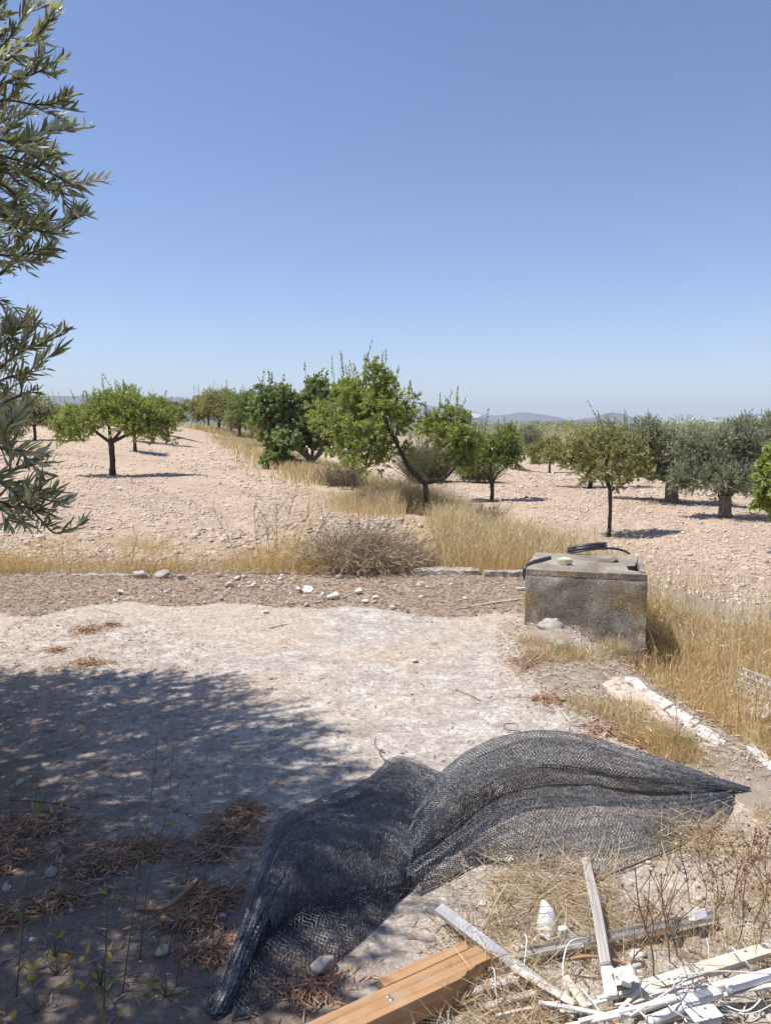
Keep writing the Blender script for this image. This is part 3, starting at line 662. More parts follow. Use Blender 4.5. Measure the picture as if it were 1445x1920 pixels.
for px, py, tp, rz, wide, lb in [(1258, 940, 768, 2.4, 1.25, 'silvery olive tree left of the stout-trunked one, its crown drooping low'),
    (1000, 868, 792, 1.2, 1.1, 'pale silver olive crown behind the bright leaved almond'), (1215, 885, 795, 4.2, 1.0, 'small silvery olive between the dusty almond and the big olives'),
    (1452, 905, 760, 3.3, 1.1, 'olive tree at the right edge behind the stout-trunked one')]:
    p_, sc_ = fit(px, py, tp, to, wide); copy_tree(to, p_, rz, sc_, lb, GO)
p_, sc_ = fit(1357, 970, 768, to, 1.0); to.scale = (sc_[0] * .98, sc_[0] * .98, sc_[1])
ty.scale = (.9, .9, .93)
p_, sc_ = fit(1105, 915, 784, td, 1.0); td.scale = (sc_[0] * 1.1, sc_[0] * 1.1, sc_[1])
# bright almond reaching in at the right edge (trunk out of the picture)
te = make_tree('almond_tree', 'broad-leaved bright green branches reaching in at the right edge', GA, T(1492, 1040), .7,
    [(-.50, -.1, 1.12, .34, .36, 1.6), (-.42, 0, 1.5, .30, .28, 1.1), (-.34, .1, .78, .28, .28, 1.1), (.45, .1, 1.4, .5, .4, 1.2), (.2, 0, 1.85, .3, .26, .6), (.6, -.1, 1.0, .4, .4, .9)],
    'almond', .13, .055, 3200, .05, sprouts=8, seed=33, spl=.3, per=10, leafdroop=.6)

# far orchards: nobody could count them
def far_mass(name, spots, seed, matn, leaf=.45):
    global rng
    rng = np.random.default_rng(seed); gl = G()
    for (x, y, h) in spots:
        n = 420 if y < 110 else (200 if y < 200 else 80); z0 = Hf(x, y); u = rand_dir(n); w = h * .62
        p = np.array([x, y, z0 + h * .58]) + u * rng.uniform(.3, 1, (n, 1)) ** .5 * np.array([w, w, h * .40])
        sz = leaf * min(1.0, .12 + y / 330)
        leaves(gl, p, nrm(u + np.array([0, 0, .6])), sz, sz * .6, .2)
        gl.add(*tube_arr([(x, y, z0 - .1), (x, y, z0 + h * .4)], .12, 4, False))
    gl.obj(name, M[matn], kind='stuff')
sa, sb = [], []
random.seed(4)
yy = 46.
while yy < 700:
    st = 5.0 * (1 + yy / 150.)
    x = -6.7 - (yy - 44) * .25 + 4
    x0 = max(x, -.05 * yy) + 1
    q = x0
    while q < .56 * yy:
        if random.random() < .95:
            pxx = CX + q / yy * F
            if pxx > 700: (sa if random.random() < .6 else sb).append((q + random.uniform(-1.2, 1.2), yy + random.uniform(-2, 2), random.uniform(1.9, 2.9)))
        q += st
    q = -.58 * yy
    while q < -.29 * yy:
        if random.random() < .8 and yy > 60: sb.append((q + random.uniform(-1, 1), yy + random.uniform(-2, 2), random.uniform(2.6, 3.6)))
        q += st
    yy *= 1.12
for i in range(26):                         # belt closing the alley
    sb.append((-64 + i * 1.9 + random.uniform(-1, 1), 175 + random.uniform(-8, 8), random.uniform(3, 5)))
far_mass('distant_orchard', sa, 41, 'almond_dry'); far_mass('distant_orchard', sb, 42, 'olive_far')
# ground-hugging scrub that greys the plain

# ------------------------------------------------------------------ the crumpled black net on the slab
rng = np.random.default_rng(70)
def cr(Pm, t):                              # Catmull-Rom along axis 0, t in 0..1
    n = len(Pm); x = t * (n - 1); i = np.clip(np.floor(x).astype(int), 0, n - 2); f = (x - i)[:, None, None]
    g_ = lambda k: Pm[np.clip(k, 0, n - 1)]
    a, b_, c, d = g_(i - 1), g_(i), g_(i + 1), g_(i + 2)
    return .5 * (2 * b_ + (c - a) * f + (2 * a - 5 * b_ + 4 * c - d) * f ** 2 + (3 * b_ - a - 3 * c + d) * f ** 3)
def sheet_grid(ctrl, nu, nv):
    A = np.array([[tuple(P(*q)) if len(q) == 3 else tuple(q[3:]) for q in row] for row in ctrl], float)
    # even spacing along the stations
    L = np.linalg.norm(np.diff(A, axis=0), axis=2).mean(1); cum = np.concatenate([[0], np.cumsum(L)]); cum /= cum[-1]
    t = np.interp(np.linspace(0, 1, nu), cum, np.linspace(0, 1, len(A)))
    B = cr(A, t)
    L = np.linalg.norm(np.diff(B, axis=1), axis=2).mean(0); cum = np.concatenate([[0], np.cumsum(L)]); cum /= cum[-1]
    s = np.interp(np.linspace(0, 1, nv), cum, np.linspace(0, 1, B.shape[1]))
    return cr(np.transpose(B, (1, 0, 2)), s).transpose(1, 0, 2)   # nu x nv x 3
def net_sheet(g, ctrl, cell=.0165, dz=0, seed=1, wave=.0075, r=.0011, shift=0, amp=1.0, skew=0.0, zmin=.004):
    Bq = sheet_grid(ctrl, 60, 40)
    lu = np.linalg.norm(np.diff(Bq, axis=0), axis=2).sum(0).mean(); lv = np.linalg.norm(np.diff(Bq, axis=1), axis=2).sum(1).mean()
    nu = int(lu / cell); nv = int(lv / (cell * .52)); nv += nv % 2
    i, j = np.meshgrid(np.arange(nu), np.arange(nv), indexing='ij')
    u = (i + .5 * (j % 2) + rng.uniform(-.10, .10, i.shape)) / (nu); v = (j + rng.uniform(-.10, .10, i.shape)) / (nv - 1)
    u = np.clip(u, 0, 1); v = np.clip(v, 0, 1)
    fine = sheet_grid(ctrl, 240, 160)
    x = u * 239; y = v * 159; xi = np.clip(x.astype(int), 0, 238); yi = np.clip(y.astype(int), 0, 158); fx = (x - xi)[..., None]; fy = (y - yi)[..., None]
    Q = (fine[xi, yi] * (1 - fx) + fine[xi + 1, yi] * fx) * (1 - fy) + (fine[xi, yi + 1] * (1 - fx) + fine[xi + 1, yi + 1] * fx) * fy
    du = fine[np.clip(xi + 1, 0, 239), yi] - fine[xi, yi]; dv = fine[xi, np.clip(yi + 1, 0, 159)] - fine[xi, yi]
    Nn = nrm(np.cross(du, dv)); Nn = np.where(Nn[..., 2:3] < 0, -Nn, Nn)
    # pleats that run along the sheet, plus soft dents
    pl = (fbm(u * 2.6 + v * 3 + seed, v * 13 + seed * 2, 3, seed) - .5) * wave * 2.2 + (fbm(u * 7 + seed, v * 5, 3, seed + 5) - .5) * wave * 2.5
    rd = 1 - np.abs(2 * fbm(u * 3.5 + v * 2 + seed * 1.7, v * 6 - u * 2 + seed, 2, seed + 11) - 1); pl = pl + wave * 1.3 * (rd ** 3 - .35)
    ed = np.minimum(1, 6 * np.minimum(v, 1 - v) + .3)
    Q = Q + Nn * (pl * ed * amp)[..., None]; Q[..., 2] += dz; Q[..., 2] = np.maximum(Q[..., 2], zmin + rng.uniform(0, .004, Q.shape[:2]))
    segs = []
    ev = np.arange(0, nv - 1)
    for jj in ev:
        a = Q[:, jj]; b_ = Q[:, jj + 1]; n1 = Nn[:, jj]
        segs.append((a, b_, n1))
        if jj % 2 == 0: segs.append((a[1:], b_[:-1], n1[1:]))
        else: segs.append((a[:-1], b_[1:], n1[:-1]))
    A = np.concatenate([s[0] for s in segs]); B_ = np.concatenate([s[1] for s in segs]); N_ = np.concatenate([s[2] for s in segs])
    dd = B_ - A; Ln = np.linalg.norm(dd, axis=1); ok = (Ln > .002) & (Ln < .05); A, B_, N_, dd = A[ok], B_[ok], N_[ok], dd[ok]
    dd = nrm(dd); S = nrm(np.cross(dd, N_)); N_ = np.cross(S, dd)
    rr = r * rng.uniform(.85, 1.25, len(A))[:, None]
    o = [S * rr, -S * rr, N_ * rr * 1.3]
    Vv = np.stack([A + o[0], A + o[1], A + o[2], B_ + o[0], B_ + o[1], B_ + o[2]], 1)
    Tt = np.array([(0, 3, 2), (2, 3, 5), (1, 2, 4), (2, 5, 4), (0, 1, 3), (1, 4, 3)])
    g.add(Vv, Tt[None] + (np.arange(len(A)) * 6)[:, None, None])
    return Q
net = empty('black_net', (.1, 2.9, 0), 'large crumpled sheet of black plastic mesh netting thrown down on the concrete in the foreground', 'netting')
net_off = np.array((.1, 2.9, 0))
def grow(q, out, z=0.004):                  # the same place let down to the slab, a little outward
    p = P(*q); return (0, 0, 0, p.x + out[0], p.y + out[1], z)
def build_lobe(name, ctrl, layers, cell=.0145, rr=.00115):
    g = G()
    for k, (dz, sd, am) in enumerate(layers): net_sheet(g, ctrl, cell * (1 + .04 * k), dz, sd, amp=am, r=rr)
    return g.obj(name, M['net'], net, kind='stuff', origin=None)
# every lobe: stations along its length, points across it
# left lobe (mostly in the tree's shade)
S = [((800, 1480, .05), (792, 1540, .10), (775, 1590, .10), (765, 1640, .05)),
     ((752, 1434, .02), (745, 1500, .11), (735, 1560, .15), (742, 1648, .07)),
     ((672, 1472, .09), (665, 1530, .15), (658, 1590, .17), (662, 1662, .085)),
     ((590, 1502, .14), (590, 1555, .18), (588, 1610, .175), (585, 1685, .08)),
     ((520, 1545, .155), (540, 1590, .18), (540, 1640, .165), (528, 1708, .08)),
     ((484, 1640, .145), (497, 1665, .16), (505, 1690, .13), (500, 1733, .065)),
     ((462, 1725, .10), (468, 1742, .105), (472, 1755, .09), (470, 1768, .055)),
     ((432, 1800, .06), (440, 1806, .07), (450, 1812, .06), (452, 1815, .035)),
     ((408, 1860, .03), (418, 1868, .045), (430, 1866, .04), (436, 1862, .02)),
     ((388, 1900, .0), (398, 1905, .015), (412, 1903, .015), (424, 1899, .0))]
ctrl = []
for a, b1, c1, d1 in S:
    ctrl.append([grow(a, (-.02, .05)), a, b1, c1, d1, grow(d1, (.01, .03), .01)])
build_lobe('net_fold', ctrl, [(0, 71, 1.1), (-.03, 72, 1.2)])
# flat skirt of the left lobe
S = [((775, 1640, .03), (768, 1660, .02), (762, 1672, .006)), ((742, 1645, .05), (745, 1672, .03), (742, 1692, .006)), ((662, 1660, .06), (685, 1705, .045), (702, 1742, .006)),
     ((585, 1685, .055), (620, 1745, .05), (648, 1790, .006)), ((528, 1708, .05), (560, 1780, .04), (585, 1838, .006)), ((495, 1738, .04), (510, 1810, .045), (530, 1872, .006)),
     ((468, 1770, .03), (470, 1840, .04), (480, 1905, .006)), ((445, 1820, .02), (440, 1865, .02), (432, 1915, .006))]
build_lobe('net_skirt', [list(q) for q in S], [(0, 73, 1.2), (-.03, 77, .8)], .0145, .00095)
# the corner lying flat at the back
build_lobe('net_corner', [[(800, 1482, .006), (830, 1468, .006), (838, 1462, .006)], [(740, 1500, .03), (790, 1452, .02), (812, 1446, .006)], [(700, 1480, .04), (740, 1440, .02), (748, 1422, .006)], [(660, 1482, .03), (690, 1466, .02), (705, 1450, .006)]], [(0, 78, .8), (.012, 79, .8)], .0145, .00095)
# big roll at the back right
S = [((742, 1618, .05), (752, 1606, .085), (765, 1612, .085), (778, 1635, .03)),
     ((764, 1555, .085), (780, 1545, .125), (800, 1560, .12), (825, 1590, .035)),
     ((790, 1492, .11), (815, 1492, .165), (845, 1515, .15), (868, 1550, .045)),
     ((835, 1443, .14), (860, 1450, .19), (885, 1476, .17), (905, 1515, .05)),
     ((905, 1400, .17), (925, 1418, .21), (945, 1446, .18), (958, 1488, .06)),
     ((995, 1375, .19), (1010, 1398, .23), (1022, 1432, .19), (1035, 1474, .065)),
     ((1080, 1378, .19), (1090, 1402, .215), (1100, 1436, .175), (1110, 1478, .055)),
     ((1170, 1404, .165), (1180, 1425, .18), (1190, 1452, .15), (1200, 1487, .045)),
     ((1265, 1432, .11), (1272, 1448, .12), (1280, 1466, .10), (1288, 1489, .035)),
     ((1345, 1460, .05), (1350, 1466, .055), (1354, 1474, .05), (1358, 1484, .02)),
     ((1405, 1479, .01), (1406, 1481, .012), (1407, 1484, .012), (1407, 1487, .006))]
ctrl = [[grow(a, (0, .07)), a, b1, c1, d1, grow(d1, (0, .03), .012)] for a, b1, c1, d1 in S]
build_lobe('net_roll', ctrl, [(0, 74, 1.1), (-.035, 75, 1.2)])
# middle fold that catches the light, then the dark ridge in front of it
S = [((756, 1622, .06), (766, 1640, .075), (778, 1656, .05), (790, 1664, .006)),
     ((800, 1590, .05), (812, 1606, .085), (830, 1630, .05), (842, 1650, .006)),
     ((850, 1555, .05), (862, 1572, .095), (876, 1596, .06), (890, 1622, .006)),
     ((905, 1512, .055), (918, 1528, .105), (932, 1562, .085), (948, 1606, .01)),
     ((958, 1486, .06), (970, 1500, .11), (990, 1530, .10), (1012, 1590, .012)),
     ((1035, 1472, .065), (1045, 1488, .11), (1062, 1530, .09), (1085, 1600, .012)),
     ((1112, 1476, .055), (1122, 1490, .095), (1150, 1535, .07), (1165, 1600, .015)),
     ((1200, 1485, .045), (1208, 1496, .07), (1222, 1530, .055), (1235, 1580, .012)),
     ((1288, 1487, .035), (1294, 1494, .05), (1300, 1512, .035), (1305, 1545, .01)),
     ((1370, 1482, .015), (1371, 1486, .02), (1372, 1492, .015), (1372, 1500, .006))]
build_lobe('net_fold', [list(q) for q in S], [(0, 76, 1.2)])
# right front fan: thin, one layer over another
S = [((860, 1590, .05), (868, 1606, .03), (876, 1616, .006)), ((935, 1552, .085), (945, 1590, .045), (955, 1626, .006)), ((1010, 1518, .10), (1025, 1575, .06), (1040, 1628, .006)),
     ((1090, 1505, .10), (1105, 1575, .055), (1122, 1643, .006)), ((1170, 1500, .075), (1190, 1560, .05), (1206, 1612, .006)), ((1250, 1500, .055), (1270, 1540, .04), (1286, 1578, .006)),
     ((1320, 1495, .03), (1332, 1520, .03), (1345, 1548, .006)), ((1378, 1488, .01), (1376, 1500, .012), (1374, 1512, .006))]
build_lobe('net_skirt', [list(q) for q in S], [(.004, 83, 1.2)], .0145, .00095)
# frayed cord along the front right edge
pe = [P(1372, 1512, .008), P(1345, 1549, .012), P(1286, 1580, .012), P(1206, 1614, .010), P(1122, 1645, .01), P(1085, 1640, .012), P(1040, 1630, .01), P(955, 1628, .008)]
G().add(*tube_arr(smooth_path(pe, 10), .003, 5)).obj('edge_cord', M['rust'], net)
for c in net.children: c.location = c.location - Vector(net_off)

# ------------------------------------------------------------------ the olive at left, over the camera's shoulder
rng = np.random.default_rng(101); random.seed(101)
OB = Vector((-3.35, 2.95, 0))
olive = empty('olive_tree', OB, 'near olive tree, its grey-green branches hanging in from the left edge', 'tree', None)
OBn = np.array(OB)
V_, T_ = rough_tube([(0, 0, -.1), (.05, 0, .5), (.12, .05, 1.2)], [.26, .19, .17], 14, .35, 8, 3)
G().add(V_, T_).obj('trunk', M['bark_olive'], olive, True)
CEN = np.array([-3.15, 3.0, 2.55]) - OBn; RAD = np.array([2.05, 1.85, 1.45])
limb_ends = []
for k in range(8):
    a = k * 2.4; e = CEN + np.array([math.cos(a) * RAD[0] * .62, math.sin(a) * RAD[1] * .62, random.uniform(-.5, .9)])
    V_, T_ = rough_tube([(.12, .05, 1.15), (e * .45 + np.array([0, 0, .95])), e], [.095, .055, .018], 7, .2, 6, k)
    G().add(V_, T_).obj('limb', M['bark_olive'], olive, True); limb_ends.append(e)
# outline of the foliage in the picture (pixel row -> rightmost pixel)
ENVY = [-300, 0, 30, 60, 110, 160, 190, 212, 222, 235, 250, 262, 300, 322, 340, 355, 372, 400, 415, 440, 480, 500, 512, 528, 560, 572, 600, 640, 660, 690, 720, 760, 800, 840, 870, 900, 940, 960, 985, 1000, 1012, 3000]
ENVX = [140, 118, 122, 112, 132, 152, 112, 150, 178, 187, 120, 80, 130, 190, 218, 190, 135, 178, 182, 142, 125, 95, 8, -30, -30, 72, 148, 140, 100, 98, 72, 72, 62, 76, 100, 122, 120, 150, 162, 80, -30, -60]
def allowed(W, pad=0):                      # W world points
    px, py, dep = proj(W); lim = np.interp(py, ENVY, ENVX)
    return (dep < .3) | (px < lim + pad) | (py > 2500)
NT = 10200
u = rand_dir(NT); rr = rng.uniform(.2, 1, NT) ** .5
c0 = CEN + u * rr[:, None] * RAD
# uneven density: gaps between boughs let sun spots through
dn = fbm((c0[:, 0] * .85 - c0[:, 2] * .36) * 2.3, c0[:, 1] * 2.3, 3, 91)
keepd = (dn > .41) | (rng.uniform(size=NT) < .13)
# bites in the crown along its sunward edge of the shade
c0 = c0[keepd]; u = u[keepd]
wz = c0 + OBn
# leave the far-right lobe thin where the photo's slab is sunlit
shx = wz[:, 0] + wz[:, 2] * .463
lim = np.interp(wz[:, 1], [1.2, 1.8, 2.2, 2.6, 3.0, 3.4, 3.8, 4.2, 4.6, 4.9, 5.2], [-.15, -.1, .05, .0, -.15, -.25, -.45, -.85, -.7, -.9, -3]) + (vnoise(wz[:, 1] * 4, 0 * wz[:, 1], 5) - .5) * .35
ok = (shx < lim) & (wz[:, 1] < 4.62)
c0 = c0[ok]; u = u[ok]
d = nrm(u * .8 + rng.normal(size=u.shape) * .45 + np.array([.15, 0, .15]))
tips = c0 + d * .3 + OBn
ok = allowed(tips) & allowed(c0 + OBn) & allowed(c0 + d * .15 + OBn)
c0, d = c0[ok], d[ok]
px_, py_, dp_ = proj(c0 + OBn)
vis = (dp_ > .3) & (px_ > -140) & (py_ > -120) & (py_ < 1050)
gw, gl = G(), G()
shoots(gw, gl, c0[~vis], d[~vis], rng.uniform(.22, .36, (~vis).sum()), 20, .062, .0130, .12, .8, .0018, .05)
# boughs that enter the picture, drawn from the photograph
BR = [ # polyline (px,py) , depth, end shoots spread
 ([(-60, 255), (0, 290), (50, 305), (95, 325), (135, 341), (196, 340)], 2.6),
 ([(-60, 250), (10, 262), (60, 262), (95, 245), (125, 244), (166, 240)], 2.7),
 ([(-60, 262), (20, 265), (50, 285), (80, 303), (100, 312)], 2.5),
 ([(100, 330), (112, 352), (125, 385), (150, 402), (165, 405)], 2.6),
 ([(-60, 380), (0, 400), (40, 420), (70, 430), (105, 440), (128, 440)], 2.7),
 ([(-50, 330), (10, 350), (40, 380), (60, 410), (80, 440), (75, 480)], 2.8),
 ([(-60, 500), (-10, 520), (30, 490), (60, 492), (85, 492)], 2.8),
 ([(-50, 470), (0, 478), (40, 478), (70, 470), (100, 465)], 2.7),
 ([(-60, 140), (0, 120), (50, 85), (85, 50), (105, 25)], 2.8),
 ([(-60, 230), (0, 190), (60, 195), (100, 195), (130, 175)], 2.7),
 ([(-60, 120), (0, 90), (40, 40), (60, -10)], 2.7), ([(-60, 60), (-10, 20), (20, -30)], 2.6),
 ([(-60, 190), (0, 160), (60, 140), (100, 120), (122, 108)], 2.75),
 ([(-60, 330), (20, 318), (60, 335), (85, 345)], 2.6),
 ([(-40, 720), (0, 690), (40, 660), (90, 640), (130, 615)], 2.4),
 ([(-40, 700), (0, 650), (30, 620), (60, 585)], 2.45),
 ([(-40, 740), (10, 710), (50, 700), (85, 692)], 2.4),
 ([(-40, 780), (0, 760), (40, 740), (70, 735)], 2.5), ([(-40, 830), (0, 810), (30, 790), (60, 770)], 2.45),
 ([(-50, 900), (0, 895), (30, 880), (70, 870), (105, 865)], 2.35),
 ([(-60, 880), (0, 900), (40, 935), (80, 978), (105, 1000), (140, 990), (155, 980)], 2.3),
 ([(20, 920), (60, 930), (100, 940), (128, 945)], 2.3), ([(-50, 935), (0, 940), (20, 955), (8, 985)], 2.3),
 ([(-60, 820), (0, 840), (40, 845), (72, 850)], 2.4), ([(-40, 960), (20, 950), (70, 955), (110, 955)], 2.3),
]
LEAF_INST = []                              # the leaves nearest in view: position, direction, length, width, roll
for pl, dep in BR:
    dd = [dep + .06 * math.sin(i * 1.3 + pl[-1][1]) for i in range(len(pl))]
    pth = smooth_path([D(a, b_, dd[i]) - OB for i, (a, b_) in enumerate(pl)], 6)
    br = G().add(*tube_arr(pth, np.linspace(.0052, .0014, len(pth)), 6)).obj('bough', M['twig'], olive, True)
    n = len(pth); ar = np.array([tuple(q) for q in pth]); tn = nrm(np.gradient(ar, axis=0))
    tot = np.linalg.norm(np.diff(ar, axis=0), axis=1).sum(); m = int(tot / .014)
    ts = np.linspace(.12, 1, m)
    for i, t in enumerate(ts):
        x = t * (n - 1); k = min(int(x), n - 2); pos = ar[k] * (1 - (x - k)) + ar[k + 1] * (x - k); tg = tn[k]
        for sgn in (1, -1):
            if random.random() < .22: continue
            sv = np.cross(tg, [0, 1, 0]); sv /= np.linalg.norm(sv) + 1e-9
            # leaves fan in the picture plane and rise on the upper side
            ph = i * .9 + random.uniform(-.6, .6)
            s1 = sv * math.cos(ph) + np.array([0, 1, 0]) * math.sin(ph)
            ld = tg * random.uniform(.75, 1.1) + s1 * sgn * random.uniform(.45, .75) + np.array([0, 0, .35]); ld /= np.linalg.norm(ld)
            LEAF_INST.append((pos, ld, random.uniform(.048, .078) * (1 - .25 * t ** 4), random.uniform(.0070, .0105), random.uniform(0, 6.28), br))
        # side shoots
        if i % 5 == 2 and t < .9:
            for q in range(1):
                sd_ = tg * .7 + np.array([random.uniform(-.3, .3), random.uniform(-.5, .5), random.uniform(-.7, .9)]); sd_ /= np.linalg.norm(sd_)
                Ls = random.uniform(.07, .16); tip = pos + sd_ * Ls
                if not allowed((tip + OBn)[None], 2)[0]: continue
                br.data  # side shoot keeps to its own mesh
                gw.add(*tube_arr([pos, pos + sd_ * Ls * .5 + np.array([0, 0, -.004]), tip], [.0022, .0016, .001], 4, False))
                for w_ in range(int(Ls / .012)):
                    tt = .15 + .85 * w_ / (Ls / .012); pp = pos + sd_ * Ls * tt
                    for sgn in (1, -1):
                        s1 = rand_dir(1)[0]; s1 -= sd_ * s1.dot(sd_); s1 /= np.linalg.norm(s1)
                        ld = sd_ * .95 + s1 * .55 + np.array([0, 0, .3]); ld /= np.linalg.norm(ld)
                        LEAF_INST.append((pp, ld, random.uniform(.045, .072), random.uniform(.0065, .0100), random.uniform(0, 6.28), br))
# ordinary foliage in view behind those boughs
c1, d1 = c0[vis], d[vis]
kp = (px_[vis] < np.where(py_[vis] < 230, 70, 30)) & (rng.uniform(size=len(c1)) < .5); c1, d1 = c1[kp], d1[kp]
if len(c1): shoots(gw, gl, c1, d1, rng.uniform(.16, .3, len(c1)), 20, .060, .0092, .08, .7, .0016, .0)
LP_ = np.array([l[0] for l in LEAF_INST]); ld_ = np.array([l[1] for l in LEAF_INST]); L_ = np.array([l[2] for l in LEAF_INST])
W_ = np.array([l[3] for l in LEAF_INST])
okl = allowed(LP_ + ld_ * L_[:, None] + OBn, 48)
px_, py_, dp_ = proj(LP_ + ld_ * L_[:, None] * .6 + OBn)
inv = okl & (px_ > 3) & (px_ < 300) & (py_ > 3) & (py_ < 1080)
order = np.argsort(-(L_ * inv) / dp_ - inv * (px_ > 40) * .02)
single = set(order[:300].tolist())
# one long leaf, folded on its midrib, shared by the three hundred
lg = G(); ns = 6; LV, LT = [], []
for i in range(ns + 1):
    t = i / ns; w = .5 * (math.sin(math.pi * min(1, t ** .8)) ** .75 if 0 < t < 1 else 0.02); z = -.10 * t * t
    LV += [(t, -w, z + .12 * w), (t, 0, z), (t, w, z + .12 * w)]
for i in range(ns):
    a = i * 3; LT += [(a, a + 3, a + 1), (a + 1, a + 3, a + 4), (a + 1, a + 4, a + 2), (a + 2, a + 4, a + 5)]
lme = []
for k in range(3):
    A = np.array(LV); A[:, 2] *= (.6, 1.5, -1.0)[k]
    lme.append(G().add(A, LT).mesh('leaf', M['olive'], True))
for i in range(len(LEAF_INST)):
    if i in single:
        pos, ldv, l, w, roll, br = LEAF_INST[i]
        s_, n_ = frames(np.array([ldv]), np.array([roll])); s_ = Vector(s_[0]); n_ = Vector(n_[0]); x_ = Vector(ldv)
        o = bpy.data.objects.new('leaf', lme[i % 3]); COL.objects.link(o); o.parent = br
        o.matrix_local = Matrix.Translation(Vector(pos)) @ Matrix(((x_.x, s_.x, n_.x), (x_.y, s_.y, n_.y), (x_.z, s_.z, n_.z))).to_4x4() @ Matrix.Diagonal((l, w, l, 1))
rest = np.array([i for i in range(len(LEAF_INST)) if i not in single and okl[i]])
leaves(gl, LP_[rest], ld_[rest], L_[rest], W_[rest], .12)
gw.obj('twigs', M['twig'], olive, kind='stuff'); gl.obj('foliage', M['olive'], olive, kind='stuff')
for px, py, dep in ((61, 412, 2.72), (50, 420, 2.72), (59, 431, 2.72), (121, 396, 2.6), (118, 305, 2.5), (105, 309, 2.5)):
    g = G(); A = ICO_V * np.array([.0085, .0085, .011]) * (1 if px < 100 else .8)
    # one smooth subdivision by hand
    me_ = g.add(A, ICO_T).obj('olive_fruit', M['olivefruit'], olive, True); me_.location = D(px, py, dep) - OB
    md = me_.modifiers.new('s', 'SUBSURF'); md.levels = 2; md.render_levels = 2
g = G(); q = np.array([tuple(D(a, b_, 2.7) - OB) for a, b_ in ((8, 494), (14, 497), (18, 492), (111, 340))])
leaves(g, q, nrm(np.array([(1, 0, .1), (1, .2, -.2), (.9, 0, .4), (.2, 0, -1)], float)), .05, .012)
g.obj('yellow_leaves', M['oliveyel'], olive, kind='stuff')
g = G()

# ------------------------------------------------------------------ stony ground
rng = np.random.default_rng(202)
def scatter(n, xr, yr, dens=None):
    x = rng.uniform(*xr, n); y = rng.uniform(*yr, n)
    if dens is not None:
        k = rng.uniform(size=n) < dens(x, y); x, y = x[k], y[k]
    return x, y
def clumpy_(x, y): return np.clip((fbm(x, y, 3, 133) - .40) * 3, 0, 1)
def in_view(x, y, m=1.06): return (np.abs(x) < y * .5 * m + .6)
def lowz(x, y): return H(x, y)
g = G()
# field stones: many small, few large; density thins with distance
n = 50000; y = 8.5 * (60 / 8.5) ** (rng.uniform(size=n) ** 1.15); x = rng.uniform(-.6, .6, n) * y
xe = np.interp(y, EY, EX)
gm = np.exp(-((x - xe + .2) / 1.5) ** 2) * (y < 40)
ln_ = (x - xe) / np.maximum(1, y / 14); gm = np.maximum(gm, 1.1 * np.exp(-((ln_ + 2.9) / .9) ** 2))
k = rng.uniform(size=n) < (1 - .75 * gm) * (.12 + 1.5 * clumpy_(x * .55, y * .9) + .35 * clumpy_(x * 2.5, y * 2.5)); x, y = x[k], y[k]
sz = .010 + .030 * rng.uniform(size=len(x)) ** 5 + .012 * rng.uniform(size=len(x)); sz *= np.clip(y / 14, 1, 2.2)
stones(g, np.stack([x, y, H(x, y) + sz * .1], 1), sz, .55, 'oct')
g.obj('field_stones', M['rubble'], kind='stuff')
g = G(); n = 1500; y = 8.6 + 16 * rng.uniform(size=n) ** 1.3; x = rng.uniform(-.55, .5, n) * y; xe = np.interp(y, EY, EX)
k = (np.abs(x - xe) > 1.2) & (rng.uniform(size=n) < .75 * fbm(x * .6, y * .6, 3, 63)); x, y = x[k], y[k]
sz = .020 + .035 * rng.uniform(size=len(x)) ** 3
stones(g, np.stack([x, y, H(x, y) + sz * .12], 1), sz, .6)
g.obj('field_stones', M['rubble'], kind='stuff')
# gravel on the strip and on the slab
g = G(); n = 9000; x = rng.uniform(-4.5, 2.2, n); y = rng.uniform(1.4, 8.4, n)
strip = (y > slab_far(x)) | (x > slab_right(y)); pr = np.where(strip, .8, .10 + .5 * sstep(1.0, -.6, (y - 2.0) + x * .9))
k = in_view(x, y) & (rng.uniform(size=n) < pr); x, y = x[k], y[k]
sz = .003 + .010 * rng.uniform(size=len(x)) ** 4 + .004 * rng.uniform(size=len(x))
k = x < np.interp(y, EY, EX) - .05; x, y, sz = x[k], y[k], sz[k]; zz = np.maximum(H(x, y), 0.0)
stones(g, np.stack([x, y, zz + sz * .2], 1), sz, .6, 'oct')
# rubble belt between slab and curb
n = 800; x = rng.normal(-.9, .9, n); y = rng.uniform(6.5, 8.3, n); k = in_view(x, y); x, y = x[k][::2], y[k][::2]; sz = .008 + .024 * rng.uniform(size=len(x)) ** 3
stones(g, np.stack([x, y, H(x, y) + sz * .3], 1), sz, .7)
# crumbs in the debris at the lower right
n = 1500; x = rng.uniform(.1, 1.7, n); y = rng.uniform(1.7, 3.0, n); k = in_view(x, y); x, y = x[k], y[k]; sz = .0025 + .008 * rng.uniform(size=len(x)) ** 4
stones(g, np.stack([x, y, 0 * x + .004], 1), sz, .7)
g.obj('gravel', M['gravel'], kind='stuff')

# pale stony bank behind the straw heap
g = G(); n = 800; x = rng.normal(-.75, .95, n); y = rng.normal(10.2, .8, n); sz = .010 + .045 * rng.uniform(size=n) ** 4
stones(g, np.stack([x, y, H(x, y) + sz * .25], 1), sz, .65)
g.obj('bank_rubble', M['clod'], kind='stuff')
# clods turned up in soft rows across both fields
g = G(); n = 9000; y = 9 * (45 / 9) ** rng.uniform(size=n); x = rng.uniform(-.55, .55, n) * y; xe = np.interp(y, EY, EX)
k = (np.abs(x - xe) > .9) & (rng.uniform(size=n) < clumpy_(x * .6, y * 1.6)); x, y = x[k], y[k]; sz = .03 + .05 * rng.uniform(size=len(x)) ** 2
stones(g, np.stack([x, y, H(x, y) - sz * .12], 1), sz, .5)
g.obj('soil_clods', M['clod'], kind='stuff')

